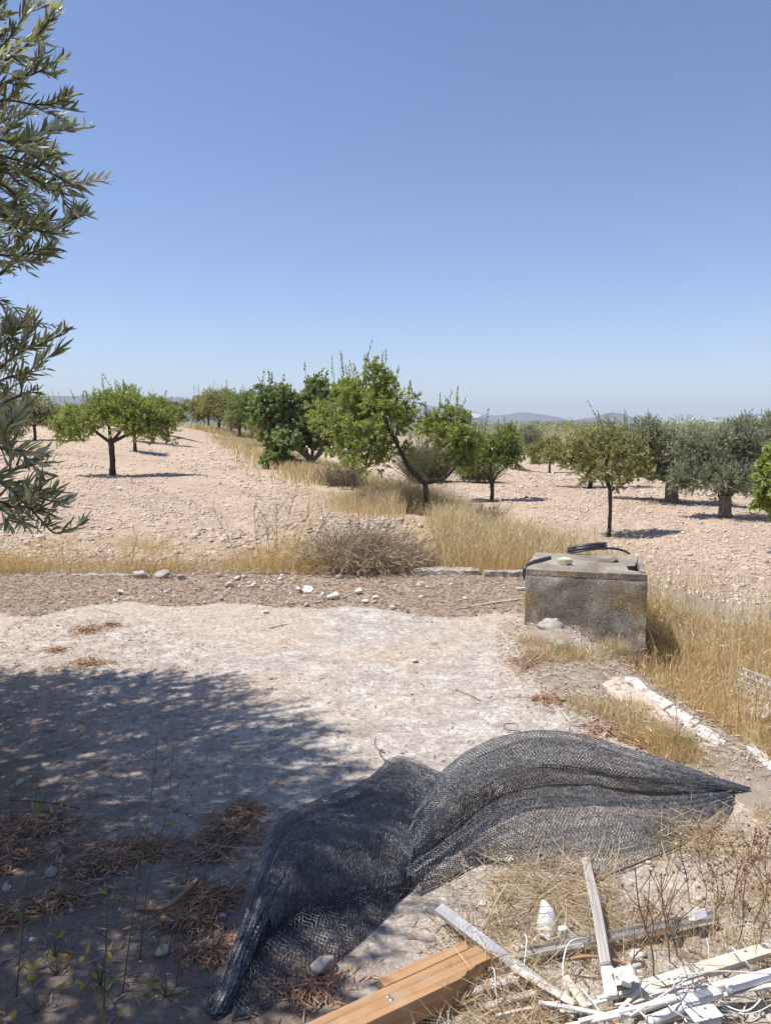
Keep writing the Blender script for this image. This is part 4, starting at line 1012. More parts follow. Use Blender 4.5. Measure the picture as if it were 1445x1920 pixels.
# single stones one can point at
def rock(px, py, wpx, label, m='stone_a', seed=1, z=None, tall=.7, rz=None, group=None, cat='stone', name='stone', sink=.25):
    b = P(px, py, z) if z is not None else T(px, py)
    dep = b.y * math.cos(PITCH) + (CH - b.z) * math.sin(PITCH); r = wpx / F * dep / 2
    rg = np.random.default_rng(seed); g_ = G()
    import bmesh
    bm = bmesh.new(); bmesh.ops.create_icosphere(bm, subdivisions=3, radius=1)
    A = np.array([v.co[:] for v in bm.verts]); Tr = np.array([[v.index for v in f.verts] for f in bm.faces]); bm.free()
    for _ in range(13):                     # knocked-off facets
        nrmv = nrm(rg.normal(size=(1, 3)))[0]; dd = rg.uniform(.42, .85); ex = A @ nrmv - dd
        A = A - np.where(ex > 0, ex, 0)[:, None] * nrmv * .92
    A = A * (1 + .10 * (fbm(A[:, 0] * 2.5 + seed, A[:, 1] * 2.5 + A[:, 2] * 1.7, 3, seed) - .5)[:, None] * 2)
    if name != 'stone':                     # crumbly lumps: pitted all over
        A = A * (1 + .34 * (fbm(A[:, 0] * 4 + seed, A[:, 1] * 4 + A[:, 2] * 3, 3, seed + 4) - .5)[:, None] * 2)
    A = A * np.array([1, rg.uniform(.65, .95), tall]) * r * 1.12
    o = g_.add(A, Tr).obj(name, M[m], None, False); o.location = (b.x, b.y, b.z + r * tall * (1 - sink)); o.rotation_euler.z = rz if rz is not None else rg.uniform(0, 6)
    return tag(o, label, cat, group)
RK = [
 (626, 1123, 27, 'largest pale stone on the litter strip just behind the slab', 'stone_a', 1),
 (672, 1113, 20, 'pale stone in the litter right of the largest one behind the slab', 'stone_a', 2),
 (703, 1125, 17, 'small cream stone, rightmost of the little row at the far rim of the slab', 'stone_y', 3),
 (685, 1131, 15, 'small round white stone in the middle of the row at the slab rim', 'stone_a', 4),
 (701, 1131, 12, 'low pinkish stone touching the rightmost one of the row at the slab rim', 'stone_b', 5),
 (500, 1150, 15, 'small white stone lying on the very rim of the slab, left of the middle', 'stone_a', 6),
 (788, 1099, 19, 'flat pale stone in front of the straight curb behind the slab', 'stone_a', 7),
 (847, 1099, 11, 'small yellowish stone between the curb and the wooden batten', 'stone_y', 8),
 (871, 1124, 11, 'small white stone on the slab above the grey batten', 'stone_a', 9),
 (778, 1242, 12, 'lone cream pebble in the middle of the sunlit concrete', 'stone_y', 10),
 (226, 1114, 19, 'pale flat stone lying alone on the grey litter strip at left', 'stone_a', 11),
 (430, 1102, 20, 'pale stone in the litter below the yellow grass, left of the straw heap', 'stone_b', 12),
 (446, 1088, 17, 'pinkish stone half sunk in dry grass left of the straw heap', 'stone_b', 13),
 (478, 1102, 17, 'white stone beside the straw heap, left of the white rag', 'stone_a', 14),
 (410, 1082, 15, 'buff stone at the foot of the yellow grass, upper left of the others', 'stone_b', 15),
 (605, 1118, 14, 'whitish stone touching the left of the largest pale stone', 'stone_a', 16),
 (518, 1118, 12, 'small buff stone on litter below the white rag', 'stone_y', 17),
 (575, 1136, 12, 'small pinkish stone below the largest pale stone at the slab rim', 'stone_b', 18),
 (645, 907, 22, 'whitish boulder half buried at the foot of the thin young almond', 'stone_b', 19),
 (225, 920, 14, 'white stone on the pink field below the round almond tree', 'stone_a', 20),
 (80, 1012, 22, 'white stone at the edge of the field just above the yellow grass at left', 'stone_a', 21),
 (52, 1022, 14, 'smaller white stone left of the big one above the yellow grass', 'stone_a', 22),
 (703, 978, 11, 'bright white stone in the dry grass left of the main almond trunk', 'stone_a', 23),
 (37, 1470, 20, 'brown stone in the tree shade on the slab at the left edge', 'stone_b', 24),
 (330, 1518, 20, 'grey stone in the tree shade between two litter heaps', 'stone_d', 25),
 (97, 1640, 24, 'dusky stone in deep shade left of the brown litter heap', 'stone_d', 26),
 (604, 1822, 48, 'round grey stone in the shade between the net and the timber beam', 'stone_d', 27),
 (306, 1790, 30, 'buff stone near the bottom of the shade, left of the net tip', 'stone_b', 28),
 (418, 1720, 17, 'pale chip beside the left flank of the net', 'stone_a', 29),
 (15, 1668, 22, 'reddish stone at the left edge in the tree shade', 'stone_b', 30),
]
for i, (px, py, w, lb, m_, sd_) in enumerate(RK):
    rock(px, py, w, lb, m_, 500 + sd_, tall=.62 if w < 40 else .72, z=0.0 if py > 1140 else None)

# ------------------------------------------------------------------ curb
def noisy_box(name, c, size, rz, m, parent=None, seed=1, div=.03, amp=.006, rx=0, ry=0, rnd=.012, origin=True):
    """a cast block with worn edges"""
    sx, sy, sz = size; n = [max(2, min(60, int(s / div))) for s in size]; V_, T_ = [], []; off = 0
    for ax in range(3):
        for sg in (-1, 1):
            a1, a2 = [k for k in range(3) if k != ax]
            U, W = np.meshgrid(np.linspace(-.5, .5, n[a1] + 1), np.linspace(-.5, .5, n[a2] + 1), indexing='ij')
            A = np.zeros(U.shape + (3,)); A[..., a1] = U * size[a1]; A[..., a2] = W * size[a2]; A[..., ax] = sg * size[ax] / 2
            q = n[a2] + 1; I = (np.arange(n[a1])[:, None] * q + np.arange(n[a2])[None]).ravel()
            t = np.concatenate([np.stack([I, I + q, I + 1], -1), np.stack([I + q, I + q + 1, I + 1], -1)])
            if (sg > 0) ^ (ax != 1): t = t[:, ::-1]
            T_.append(t + off); V_.append(A.reshape(-1, 3)); off += A.size // 3
    A = np.concatenate(V_); T_ = np.concatenate(T_); h = np.array(size) / 2
    core = np.clip(A, -(h - rnd), h - rnd); dv = A - core; ln = np.linalg.norm(dv, axis=1, keepdims=True)
    A = core + dv / np.maximum(ln, 1e-9) * np.minimum(ln, rnd)
    q = np.round(A, 4)
    nz = np.stack([fbm(q[:, (k + 1) % 3] * 14 + seed + k, (q[:, (k + 2) % 3] + q[:, k] * .7) * 14 + seed, 3, seed + k) - .5 for k in range(3)], 1)
    A = A + nz * 2 * amp
    o = G().add(A, T_[:, ::-1]).obj(name, m, parent, False); o.location = c; o.rotation_euler = (rx, ry, rz); return o
curb = empty('low_curb', (0, 8.1, 0), 'low rough concrete curb at the back of the slab, half buried in litter, grass behind it', 'curb')
cx = -4.6
segs = [(-4.6, -3.35, 8.02), (-3.3, -2.55, 8.0), (-1.9, -.75, 8.12), (-.7, .2, 8.1), (.25, 1.0, 8.06), (1.03, 1.75, 8.0)]
for i, (a, b_, yy) in enumerate(segs):
    o = noisy_box('curb_block', ((a + b_) / 2, yy - 8.1, (.014 if i > 3 else -.03)), (b_ - a, .15, .11), random.uniform(-.035, .035), M['stone_d'], curb, 60 + i, .025, .024, rx=random.uniform(-.1, .1), ry=random.uniform(-.012, .012))
# broken lumps of curb in the gap
for i, (px, py, w, lb) in enumerate([(268, 1084, 36, 'dark broken lump of concrete standing in the gap of the low curb'), (304, 1084, 34, 'light grey broken concrete lump right of the dark one in the gap of the curb'), (340, 1086, 20, 'small concrete fragment at the right end of the gap in the curb')]):
    rock(px, py, w, lb, 'stone_d', 700 + i, tall=.55, name='concrete_lump', cat='rubble')

# ------------------------------------------------------------------ the concrete box
FL = Vector((1.11, 6.03)); FR = Vector((2.0, 5.77)); ax = (FR - FL).normalized(); ay = Vector((-ax.y, ax.x)); rzb = math.atan2(ax.y, ax.x)
wd = (FR - FL).length; dpth = .84
boxo = empty('concrete_box', (FL.x, FL.y, 0), 'square grey concrete tank stained with yellow lichen at the corner of the slab', 'concrete box', None, rzb)
hb = .455; zb = -.42; hh = hb - .05 - zb; zc = (hb - .05 + zb) / 2; tk = .10
noisy_box('front_wall', (wd / 2, tk / 2, zc), (wd, tk, hh), 0, M['boxc'], boxo, 11, .02, .006)
noisy_box('back_wall', (wd / 2, dpth - tk / 2, zc), (wd, tk, hh), 0, M['boxc'], boxo, 12, .03, .006)
noisy_box('side_wall', (tk / 2 + .003, dpth / 2, zc), (tk, dpth - 2 * tk, hh), 0, M['boxc'], boxo, 13, .03, .004)
noisy_box('side_wall', (wd - .035, dpth / 2 + .02, zc + .045), (.05, dpth - 2 * tk + .13, hh + .05), 0, M['boxc'], boxo, 14, .03, .004)
# lid with its cut corner at the right, where the dark opening shows
lidp = [(.002, .003), (wd - .004, .003), (wd - .02, .09), (wd - .14, .20), (wd - .15, .36), (wd - .08, .40), (wd - .08, dpth), (.002, dpth)]
import bmesh
def prism(name, poly, z0, z1, m, parent, bev=.006, amp=.004, seed=3, sub=.05):
    bm = bmesh.new(); vs = [bm.verts.new((x, y, z0)) for x, y in poly]; f = bm.faces.new(vs)
    if f.normal.z > 0: pass
    r = bmesh.ops.extrude_face_region(bm, geom=[f]); 
    for v in r['geom']:
        if isinstance(v, bmesh.types.BMVert): v.co.z = z1
    bmesh.ops.recalc_face_normals(bm, faces=bm.faces)
    bmesh.ops.bevel(bm, geom=list(bm.edges), offset=bev, segments=2, affect='EDGES', profile=.6)
    if amp:
        bmesh.ops.triangulate(bm, faces=bm.faces)
        for _ in range(4):
            es = [e for e in bm.edges if e.calc_length() > sub]
            if es: bmesh.ops.subdivide_edges(bm, edges=es, cuts=1); bmesh.ops.triangulate(bm, faces=bm.faces)
        co = np.array([v.co[:] for v in bm.verts])
        nz = np.stack([fbm(co[:, 0] * 9 + k * 5 + seed, co[:, 1] * 9 + co[:, 2] * 6, 3, seed + k) - .5 for k in range(3)], 1) * 2 * amp
        for v, d_ in zip(bm.verts, nz): v.co += Vector(d_)
    me = bpy.data.meshes.new(name); bm.to_mesh(me); bm.free(); me.materials.append(m)
    o = bpy.data.objects.new(name, me); COL.objects.link(o); o.parent = parent; return o
prism('lid', lidp, hb - .052, hb, M['boxc'], boxo, .006, .005)
def onbox(px, py, dz=0): return P(px, py, hb + dz)
rock(1058, 1059, 28, 'cream coloured block of stone sitting on top of the concrete box', 'stone_y', 801, z=hb, tall=.62, sink=.1, name='stone', rz=.3)
# thin curled plate
pc = onbox(1138, 1052); g = G(); A = []; nU, nV = 12, 7
for i in range(nU):
    for j in range(nV):
        u_ = -1 + 2 * i / (nU - 1); v_ = -1 + 2 * j / (nV - 1); r_ = math.sqrt(max(0, 1 - .55 * v_ * v_))
        A.append((u_ * .085 * r_, v_ * .06, .006 + .020 * max(0, u_) ** 3))
I = (np.arange(nU - 1)[:, None] * nV + np.arange(nV - 1)[None]).ravel()
g.add(A, np.concatenate([np.stack([I, I + nV, I + 1], -1), np.stack([I + nV, I + nV + 1, I + 1], -1)]))
pl = g.obj('curled_plate', M['tile'], None, True); pl.location = pc; pl.rotation_euler.z = -.1
md = pl.modifiers.new('s', 'SOLIDIFY'); md.thickness = .005
tag(pl, 'thin brown curled plate lying on top of the concrete box', 'plate')
# coil of black irrigation hose over the back edge
hs = empty('hose_coil', onbox(1120, 1040), 'coil of black irrigation hose hanging over the back edge of the concrete box', 'hose')
o0 = Vector(hs.location); rg = random.Random(5)
for k in range(7):
    pts = []
    for i in range(15):
        a = -2.6 + i / 14 * 5.2; R1 = .17 + .012 * rg.uniform(-1, 1); 
        pts.append(Vector((math.sin(a * .5) * R1 * 1.02 - .07, .02 + .012 * k - .04 * math.cos(a), .012 + .02 * (k % 3) + .045 * (math.sin(a * .5) * .5 + .5) + .012 * math.cos(a))))
    G().add(*tube_arr(pts, .0085, 7)).obj('hose_loop', M['black'], hs, True)
pts = [Vector(q) for q in [(.04, .0, .05), (.10, .01, .056), (.17, .0, .05), (.23, -.01, .035), (.27, -.03, .012)]]
G().add(*tube_arr(smooth_path(pts, 5), .010, 8)).obj('hose_end', M['black'], hs, True)
bk = G().add(*tube_arr(smooth_path([P(1030, 1046, hb + .01), P(1000, 1054, hb + .01), P(984, 1066, hb - .02), P(984, 1085, hb - .11)], 6), .017, 8)).obj('black_pipe_stub', M['black'], None, True)
tag(bk, 'short black pipe bent over the left corner of the concrete box', 'pipe')

# rubble mound at the foot of the box
rock(1035, 1196, 88, 'grey crumbly mound of old mortar at the foot of the concrete box', 'stone_d', 810, z=-.03, tall=.6, sink=.35, name='mortar_mound', cat='rubble', rz=.2)
rock(1080, 1212, 34, 'small grey mortar lump right of the mound at the foot of the box', 'stone_d', 811, z=-.02, tall=.5, name='mortar_lump', cat='rubble')

# ------------------------------------------------------------------ the broken wall head along the right side
wall = empty('retaining_wall', P(1300, 1345, 0), 'broken concrete wall head running from the box toward the lower right, top edge painted white', 'wall')
wo = Vector(wall.location)
def slab_poly(name, pxs, z0, z1, m, seed, bev=.008, amp=.008):
    pts = [P(a, b_, z1) for a, b_ in pxs]
    o = prism(name, [(p.x - wo.x, p.y - wo.y) for p in pts], z0, z1, m, wall, bev, amp, seed, .04); return o
slab_poly('coping', [(1168, 1268), (1196, 1270), (1216, 1290), (1196, 1292)], -.30, .03, M['whitewash'], 1)
slab_poly('coping', [(1197, 1293), (1217, 1291), (1262, 1320), (1244, 1328)], -.30, .028, M['whitewash'], 2)
slab_poly('coping', [(1246, 1330), (1264, 1321), (1310, 1352), (1290, 1363)], -.30, .024, M['whitewash'], 3)
slab_poly('coping', [(1292, 1365), (1312, 1354), (1362, 1386), (1356, 1398), (1330, 1390)], -.30, .018, M['whitewash'], 4)
slab_poly('coping', [(1396, 1398), (1408, 1392), (1446, 1424), (1460, 1444), (1440, 1440)], -.30, .02, M['whitewash'], 5)
slab_poly('wall_block', [(1118, 1270), (1166, 1268), (1240, 1328), (1262, 1350), (1215, 1345), (1160, 1318)], -.3, .022, M['stone_b'], 6, .015, .014)
slab_poly('wall_block', [(1250, 1352), (1270, 1352), (1318, 1382), (1312, 1392), (1264, 1380)], -.3, .004, M['stone_d'], 7, .015, .016)
slab_poly('wall_block', [(1262, 1384), (1320, 1392), (1372, 1404), (1400, 1424), (1340, 1432), (1290, 1412)], -.3, .008, M['stone_b'], 8, .015, .016)
slab_poly('wall_block', [(1345, 1436), (1402, 1428), (1450, 1462), (1500, 1520), (1410, 1470)], -.3, .006, M['stone_b'], 9, .015, .016)

# batten on the slab near the box
def bar(name, a, b_, w, h, m, label=None, cat=None, parent=None, roll=0, bev=.002, group=None, seg=1, wob=0):
    a = Vector(a); b_ = Vector(b_); L_ = (b_ - a).length
    bm = bmesh.new(); bmesh.ops.create_cube(bm, size=1)
    for v in bm.verts: v.co = Vector((v.co.x * L_, v.co.y * w, v.co.z * h))
    if seg > 1:
        es = [e for e in bm.edges if abs((e.verts[0].co - e.verts[1].co).x) > L_ * .9]
        bmesh.ops.subdivide_edges(bm, edges=es, cuts=seg, use_grid_fill=True)
        for v in bm.verts: v.co += Vector((0, math.sin(v.co.x * 9 + 1) * wob, math.cos(v.co.x * 7) * wob * .6))
    if bev: bmesh.ops.bevel(bm, geom=list(bm.edges), offset=bev, segments=2, affect='EDGES')
    me = bpy.data.meshes.new(name); bm.to_mesh(me); bm.free(); me.materials.append(m)
    o = bpy.data.objects.new(name, me); COL.objects.link(o)
    q = (b_ - a).to_track_quat('X', 'Z').to_matrix().to_4x4() @ Matrix.Rotation(roll, 4, 'X')
    o.matrix_world = Matrix.Translation((a + b_) / 2) @ q
    if parent is not None:
        pi = Matrix.Translation(Vector(parent.location)) @ Matrix.Rotation(parent.rotation_euler.z, 4, 'Z'); mw = Matrix.Translation((a + b_) / 2) @ q
        o.parent = parent; o.matrix_local = pi.inverted() @ mw
    if label: tag(o, label, cat, group)
    return o
bar('wooden_batten', P(852, 1143, .012), P(984, 1122, .016), .035, .018, M['old_wood'], 'thin grey wooden batten lying on the slab, pointing at the concrete box', 'batten', seg=4, wob=.004)
bar('white_strip', P(966, 1103, .03), P(1002, 1102, .04), .035, .01, M['white_paint'], 'short white strip sticking out of the litter left of the concrete box', 'strip')

# white rag of paper in the litter
def crumple(name, px, py, w, h, label, cat, m, seed, z=None, amp=.35, rz=0):
    b = P(px, py, z) if z is not None else T(px, py); rg = np.random.default_rng(seed); n = 9; A = []
    U, W = np.meshgrid(np.linspace(-.5, .5, n), np.linspace(-.5, .5, n), indexing='ij')
    Zq = np.abs(vnoise(U * 4 + seed, W * 4 + seed, seed) - .3) * w * amp + .006
    A = np.stack([U * w + rg.normal(size=U.shape) * w * .03, W * h + rg.normal(size=U.shape) * h * .03, Zq], -1).reshape(-1, 3)
    I = (np.arange(n - 1)[:, None] * n + np.arange(n - 1)[None]).ravel()
    o = G().add(A, np.concatenate([np.stack([I, I + n, I + 1], -1), np.stack([I + n, I + n + 1, I + 1], -1)])).obj(name, m); o.location = b; o.rotation_euler.z = rz
    md = o.modifiers.new('s', 'SOLIDIFY'); md.thickness = .002
    return tag(o, label, cat)
crumple('crumpled_rag', 572, 1110, .15, .11, 'crumpled white rag on the litter strip left of the largest pale stone', 'rag', M['white_paint'], 3, amp=.5)

# bent wires
def wire(pts, r, m, label, cat='wire', name='bent_wire', n=6):
    o = G().add(*tube_arr(smooth_path(pts, n), r, 5)).obj(name, m, None, True); return tag(o, label, cat)
wire([P(705, 1382, .06), P(703, 1396, .05), P(713, 1409, .035), P(722, 1412, .03), P(712, 1406, .05), P(716, 1420, .03), P(735, 1434, .012), P(760, 1442, .01)], .0022, M['rust'], 'zigzag rusty wire sticking up behind the back corner of the net', n=3)
wire([P(966, 1357, .03), P(948, 1357, .04), P(946, 1366, .02), P(962, 1370, .008), P(990, 1374, .008)], .0025, M['rust'], 'hooked rusty wire lying on the slab behind the big roll of net', n=4)
wire([P(855, 1293, .006), P(880, 1303, .012), P(900, 1314, .006)], .002, M['rust'], 'short dark twig lying on the sunlit concrete behind the net', 'twig', 'fallen_twig')
wire([P(505, 1178, .004), P(522, 1174, .008), P(538, 1170, .004)], .003, M['twig'], 'dark twig lying on the slab left of the middle, near its far rim', 'twig', 'fallen_twig')
wire([P(225, 1152, .006), P(200, 1145, .012), P(175, 1140, .01)], .003, M['grey_straw'], 'thin pale stick at the far rim of the slab at left', 'twig', 'fallen_twig')
wire([P(228, 1210, .004), P(240, 1202, .01), P(258, 1200, .012), P(266, 1202, .006)], .0022, M['twig'], 'curved brown twig on the sunlit slab at left above the tree shade', 'twig', 'fallen_twig')
wire([P(20, 1500, .006), P(90, 1505, .02), P(150, 1516, .008)], .003, M['rust'], 'long dark twig across the shaded slab at far left', 'twig', 'fallen_twig')
wire([P(258, 1702, .008), P(310, 1700, .03), P(350, 1670, .04), P(370, 1650, .02)], .009, M['litter'], 'curled brown palm-like leaf stalk in the tree shade left of the net', 'leaf stalk', 'leaf_stalk')
wire([P(365, 1578, .01), P(430, 1588, .03), P(490, 1592, .05)], .0018, M['straw'], 'thin straw lying across the litter heap left of the net', 'straw', 'straw_stalk')
wire([P(660, 1572, .18), P(700, 1590, .15), P(745, 1610, .12)], .0022, M['brown_stem'], 'reddish dry stalk lying on the left lobe of the net', 'straw', 'straw_stalk')

# ------------------------------------------------------------------ grass, straw and litter
b_main = tree_mid.location.y; print('main almond at', tuple(tree_mid.location))
rng = np.random.default_rng(303)
def grass(name, x, y, h, w, lean, m, heads=0, z=None, hc=None):
    g_ = G(); zz = (H(x, y) if z is None else z) - .01; r_ = np.stack([x, y, zz], 1)
    e, dr = blades(g_, r_, None, h, w, lean)
    if heads:
        k = rng.uniform(size=len(x)) < heads; e, dr = e[k], dr[k]; hh_ = rng.uniform(.03, .08, k.sum())
        leaves(g_, e - dr * hh_[:, None] * .3, nrm(dr + rng.normal(size=dr.shape) * .15 + np.array([0, 0, -.2])), hh_, hh_ * .075, .2)
        leaves(g_, e - dr * hh_[:, None] * .3, nrm(dr + rng.normal(size=dr.shape) * .2 + np.array([0, 0, -.3])), hh_ * .8, hh_ * .06, .2)
    return g_.obj(name, M[m], kind='stuff')
def clumpy(x, y, s, seed, p=2.2): return np.clip((fbm(x * s, y * s, 3, seed) - .32) * p, 0, 1)
# a) yellow belt behind the curb at left, thinning into the field
n = 66000; x = rng.uniform(-6.2, 1.8, n); y = 8.0 + 4.6 * rng.uniform(size=n) ** 1.5
k = in_view(x, y) & (rng.uniform(size=n) < clumpy(x, y, 1.6, 81, 2.2) * np.clip(1.15 - (y - 8.1) / 3.0, .08, 1)); x, y = x[k], y[k]
fall = np.clip(1.1 - (y - 8) / 4, .4, 1); h = rng.uniform(.07, .30, len(x)) * fall
grass('yellow_grass', x, y, h, .0027, rng.uniform(.2, 1.0, len(x)), 'strawg', .04)
# b) the tall tussocks at the head of the tree row
n = 100000; y = 8.4 + 9.5 * rng.uniform(size=n) ** 1.05; xe = np.interp(y, EY, EX); x = xe - .35 + rng.normal(size=n) * .95
tall = np.exp(-((x - .75) / 1.35) ** 2 - ((y - 14.6) / 1.7) ** 2)
fx_ = np.abs(x / y - (797 - CX) / F) < .026
k = ~(fx_ & (y < b_main + .05) & (y > b_main - 3.2) & (rng.uniform(size=n) < .95)) & (rng.uniform(size=n) < (.12 + .95 * np.clip(tall * 1.6, 0, 1)) * (.35 + clumpy(x, y, 1.0, 83, 1.6))) & (x > -2.4) ; x, y, tall = x[k], y[k], tall[k]
h = (.16 + .62 * tall) * rng.uniform(.55, 1.15, len(x)) * np.where((y < 14.2) & (np.abs(x / y - (805 - CX) / F) < .045), .5, 1)
grass('tall_dry_grass', x, y, h, .0036, rng.uniform(.05, .75, len(x)) ** 1.2, 'straw', .16)
n = 16000; x = rng.uniform(.6, 2.9, n); y = rng.uniform(8.2, 12.2, n); k = ~((np.abs(x / y - (797 - CX) / F) < .020) & (y > b_main - 3.2)) & (rng.uniform(size=n) < clumpy(x, y, 1.3, 84, 2.4)); x, y = x[k], y[k]
grass('tall_dry_grass', x, y, rng.uniform(.12, .42, len(x)), .004, rng.uniform(.1, .9, len(x)), 'straw', .25)
# c) rough grass below the wall at right
n = 110000; x = rng.uniform(1.75, 4.6, n); y = rng.uniform(3.2, 8.4, n); xe = np.interp(y, EY, EX)
far = np.interp(x, [1.8, 2.4, 3.4, 4.6], [7.9, 7.5, 7.2, 6.9]) + (fbm(x * 2, y * 0, 3, 85) - .5) * .9
k = in_view(x, y, 1.1) & (x > xe + .06) & (y < far) & (rng.uniform(size=n) < .25 + clumpy(x, y, 1.6, 86, 1.6)); x, y = x[k], y[k]
grass('rough_dry_grass', x, y, rng.uniform(.10, .36, len(x)) * np.interp(y, [6.5, 8.2], [1, .55]), .0023, rng.uniform(.2, 1.0, len(x)), 'strawg', .16)
n = 1600; x = rng.uniform(1.95, 4.3, n); y = rng.uniform(3.6, 8.0, n); k = in_view(x, y, 1.1); x, y = x[k], y[k]
grass('rough_dry_grass', x, y, rng.uniform(.35, .62, len(x)), .003, rng.uniform(.05, .45, len(x)), 'straw', .8)
# scattered straw among field stones at right, beyond
n = 9000; x = rng.uniform(1.5, 7, n); y = rng.uniform(7.2, 14, n); k = in_view(x, y) & (rng.uniform(size=n) < clumpy(x, y, .8, 87, 1.8) * np.clip(1.2 - (y - 7) / 5, .1, 1)); x, y = x[k], y[k]
grass('rough_dry_grass', x, y, rng.uniform(.05, .2, len(x)), .0035, rng.uniform(.3, 1.0, len(x)), 'straw', .1)
# d) grass under the far row, both sides
n = 26000; y = 20 + 60 * rng.uniform(size=n) ** 1.3; x = np.interp(y, EY, EX) + rng.normal(size=n) * (.75 + y * .004) + .2
grass('row_grass', x, y, rng.uniform(.2, .5, n), .010 + y * .0005, rng.uniform(.1, .7, n), 'straw')
n = 5000; x = rng.uniform(-24, -10, n); y = rng.uniform(88, 120, n)
grass('row_grass', x, y, rng.uniform(.5, .9, n), .08, rng.uniform(.1, .5, n), 'straw')
# e) tufts along wall and box foot
def tuft(cx_, cy_, r, n, hmin, hmax, m, w=.003, z=None, name='grass_tuft', lean=.9, heads=.1):
    a = rng.uniform(0, 6.28, n); q = r * np.sqrt(rng.uniform(size=n)); x = cx_ + np.cos(a) * q; y = cy_ + np.sin(a) * q * .8
    return grass(name, x, y, rng.uniform(hmin, hmax, n), w, rng.uniform(.1, lean, n), m, heads, None if z is None else np.full(n, z))
TF = [(1035, 1235, .20, 900, .04, .13, 'strawg'), (1060, 1225, .10, 500, .05, .13, 'green_stem'), (1000, 1210, .12, 500, .04, .14, 'straw'), (1105, 1235, .16, 600, .05, .14, 'straw'), (1150, 1215, .12, 400, .04, .12, 'straw'),
      (1115, 1330, .16, 700, .04, .12, 'straw'), (1170, 1350, .15, 800, .05, .15, 'straw'), (1220, 1390, .15, 800, .05, .17, 'strawg'), (1265, 1420, .13, 700, .05, .16, 'strawg'), (1285, 1410, .07, 350, .06, .16, 'green_stem'),
      (1180, 1330, .1, 400, .04, .12, 'straw'), (1330, 1440, .10, 260, .03, .09, 'straw'), (1440, 1530, .07, 200, .03, .08, 'straw'), (1000, 1245, .16, 600, .03, .08, 'grey_straw')]
for px, py, r, n, a_, b_, m_ in TF:
    p = P(px, py, 0); tuft(p.x, p.y, r, int(n * 1.3), a_ * .8, b_ * .8, m_, .0018, .005, heads=.03)
# litter: dry olive leaves and grass bits lying about
def litter(name, x, y, z, L_, W_, m, thick=.01, kind='stuff'):
    n = len(x); a = rng.uniform(0, 6.28, n); d_ = np.stack([np.cos(a), np.sin(a), rng.normal(size=n) * .12], 1)
    g_ = G(); leaves(g_, np.stack([x, y, z + rng.uniform(0, 1, n) * thick], 1), nrm(d_), L_ * rng.uniform(.6, 1.2, n), W_, .12, rng.normal(size=n) * .5)
    return g_.obj(name, M[m], kind=kind)
def heap(px, py, rx, ry, n, lbl=None, m='litter', L_=.050, W_=.0048, th=.013, rot=0, dirn=None):
    p = P(px, py, 0); p2 = P(px + rx, py, 0); p3 = P(px, py + ry, 0); ex = (p2 - p).length; ey = abs(p3.y - p.y)
    a = rng.uniform(0, 6.28, n); q = np.abs(rng.normal(size=n)) * .62 * (1 + .35 * np.sin(a * 3 + px) + .2 * np.sin(a * 5 + py)); u_ = np.cos(a) * q * ex; v_ = np.sin(a) * q * ey
    x = p.x + u_ * math.cos(rot) - v_ * math.sin(rot); y = p.y + u_ * math.sin(rot) + v_ * math.cos(rot)
    return litter('leaf_litter', x, y, .004 + th * np.clip(1 - q, 0, 1) * rng.uniform(0, 1, n), L_, W_, m, .012)
HP = [(45, 1560, 75, 42, 900, .3), (20, 1610, 60, 30, 500, 0), (215, 1612, 90, 36, 1100, .35), (270, 1590, 50, 20, 350, 0), (430, 1560, 62, 34, 750, .1), (455, 1525, 45, 20, 350, 0), (405, 1600, 40, 25, 260, 0), (385, 1690, 55, 45, 700, .4), (350, 1730, 60, 20, 330, 0),
      (110, 1690, 60, 22, 320, .2), (1030, 1312, 60, 14, 420, 0), (1000, 1250, 60, 18, 500, 0), (165, 1182, 45, 12, 420, 0), (210, 1172, 30, 6, 160, 0), (165, 1244, 45, 9, 380, 0), (105, 1220, 22, 5, 130, 0), (20, 1720, 40, 30, 300, 0), (400, 1790, 60, 22, 200, 0), (590, 1860, 70, 40, 260, 0), (1140, 1370, 60, 22, 420, .0), (1225, 1395, 60, 14, 260, 0)]
for px, py, rx, ry, n, rot in HP: heap(px, py, rx, ry, int(n * 1.5), rot=rot)
# general scatter on the strip and under the olive
n = 44000; x = rng.uniform(-4.6, 2.2, n); y = rng.uniform(5.8, 8.7, n); on = (y > slab_far(x) - .1 + .5 * (fbm(x * 2.5, y * 2.5, 3, 88) - .5)); k = in_view(x, y) & on & (rng.uniform(size=n) < .9); x, y = x[k], y[k]
litter('strip_litter', x[::2], y[::2], H(x[::2], y[::2]), .095, .0042, 'grey_straw', .03); litter('strip_litter', x[1::2], y[1::2], H(x[1::2], y[1::2]), .055, .008, 'litter', .014)
n = 9000; x = rng.uniform(-3, 1.2, n); y = rng.uniform(1.5, 6.3, n); k = in_view(x, y) & (rng.uniform(size=n) < .12 + .8 * sstep(.6, -1.4, x + (y - 3) * .5)); x, y = x[k], y[k]
litter('loose_leaves', x, y, 0 * x + .004, .05, .006, 'litter', .004)
n = 5200; x = rng.uniform(.7, 2.0, n); y = rng.uniform(3.3, 6.2, n); k = (x > slab_right(y) - .08) & (x < np.interp(y, EY, EX)); x, y = x[k], y[k]
litter('strip_litter', x, y, 0 * x + .012, .06, .006, 'grey_straw', .02)
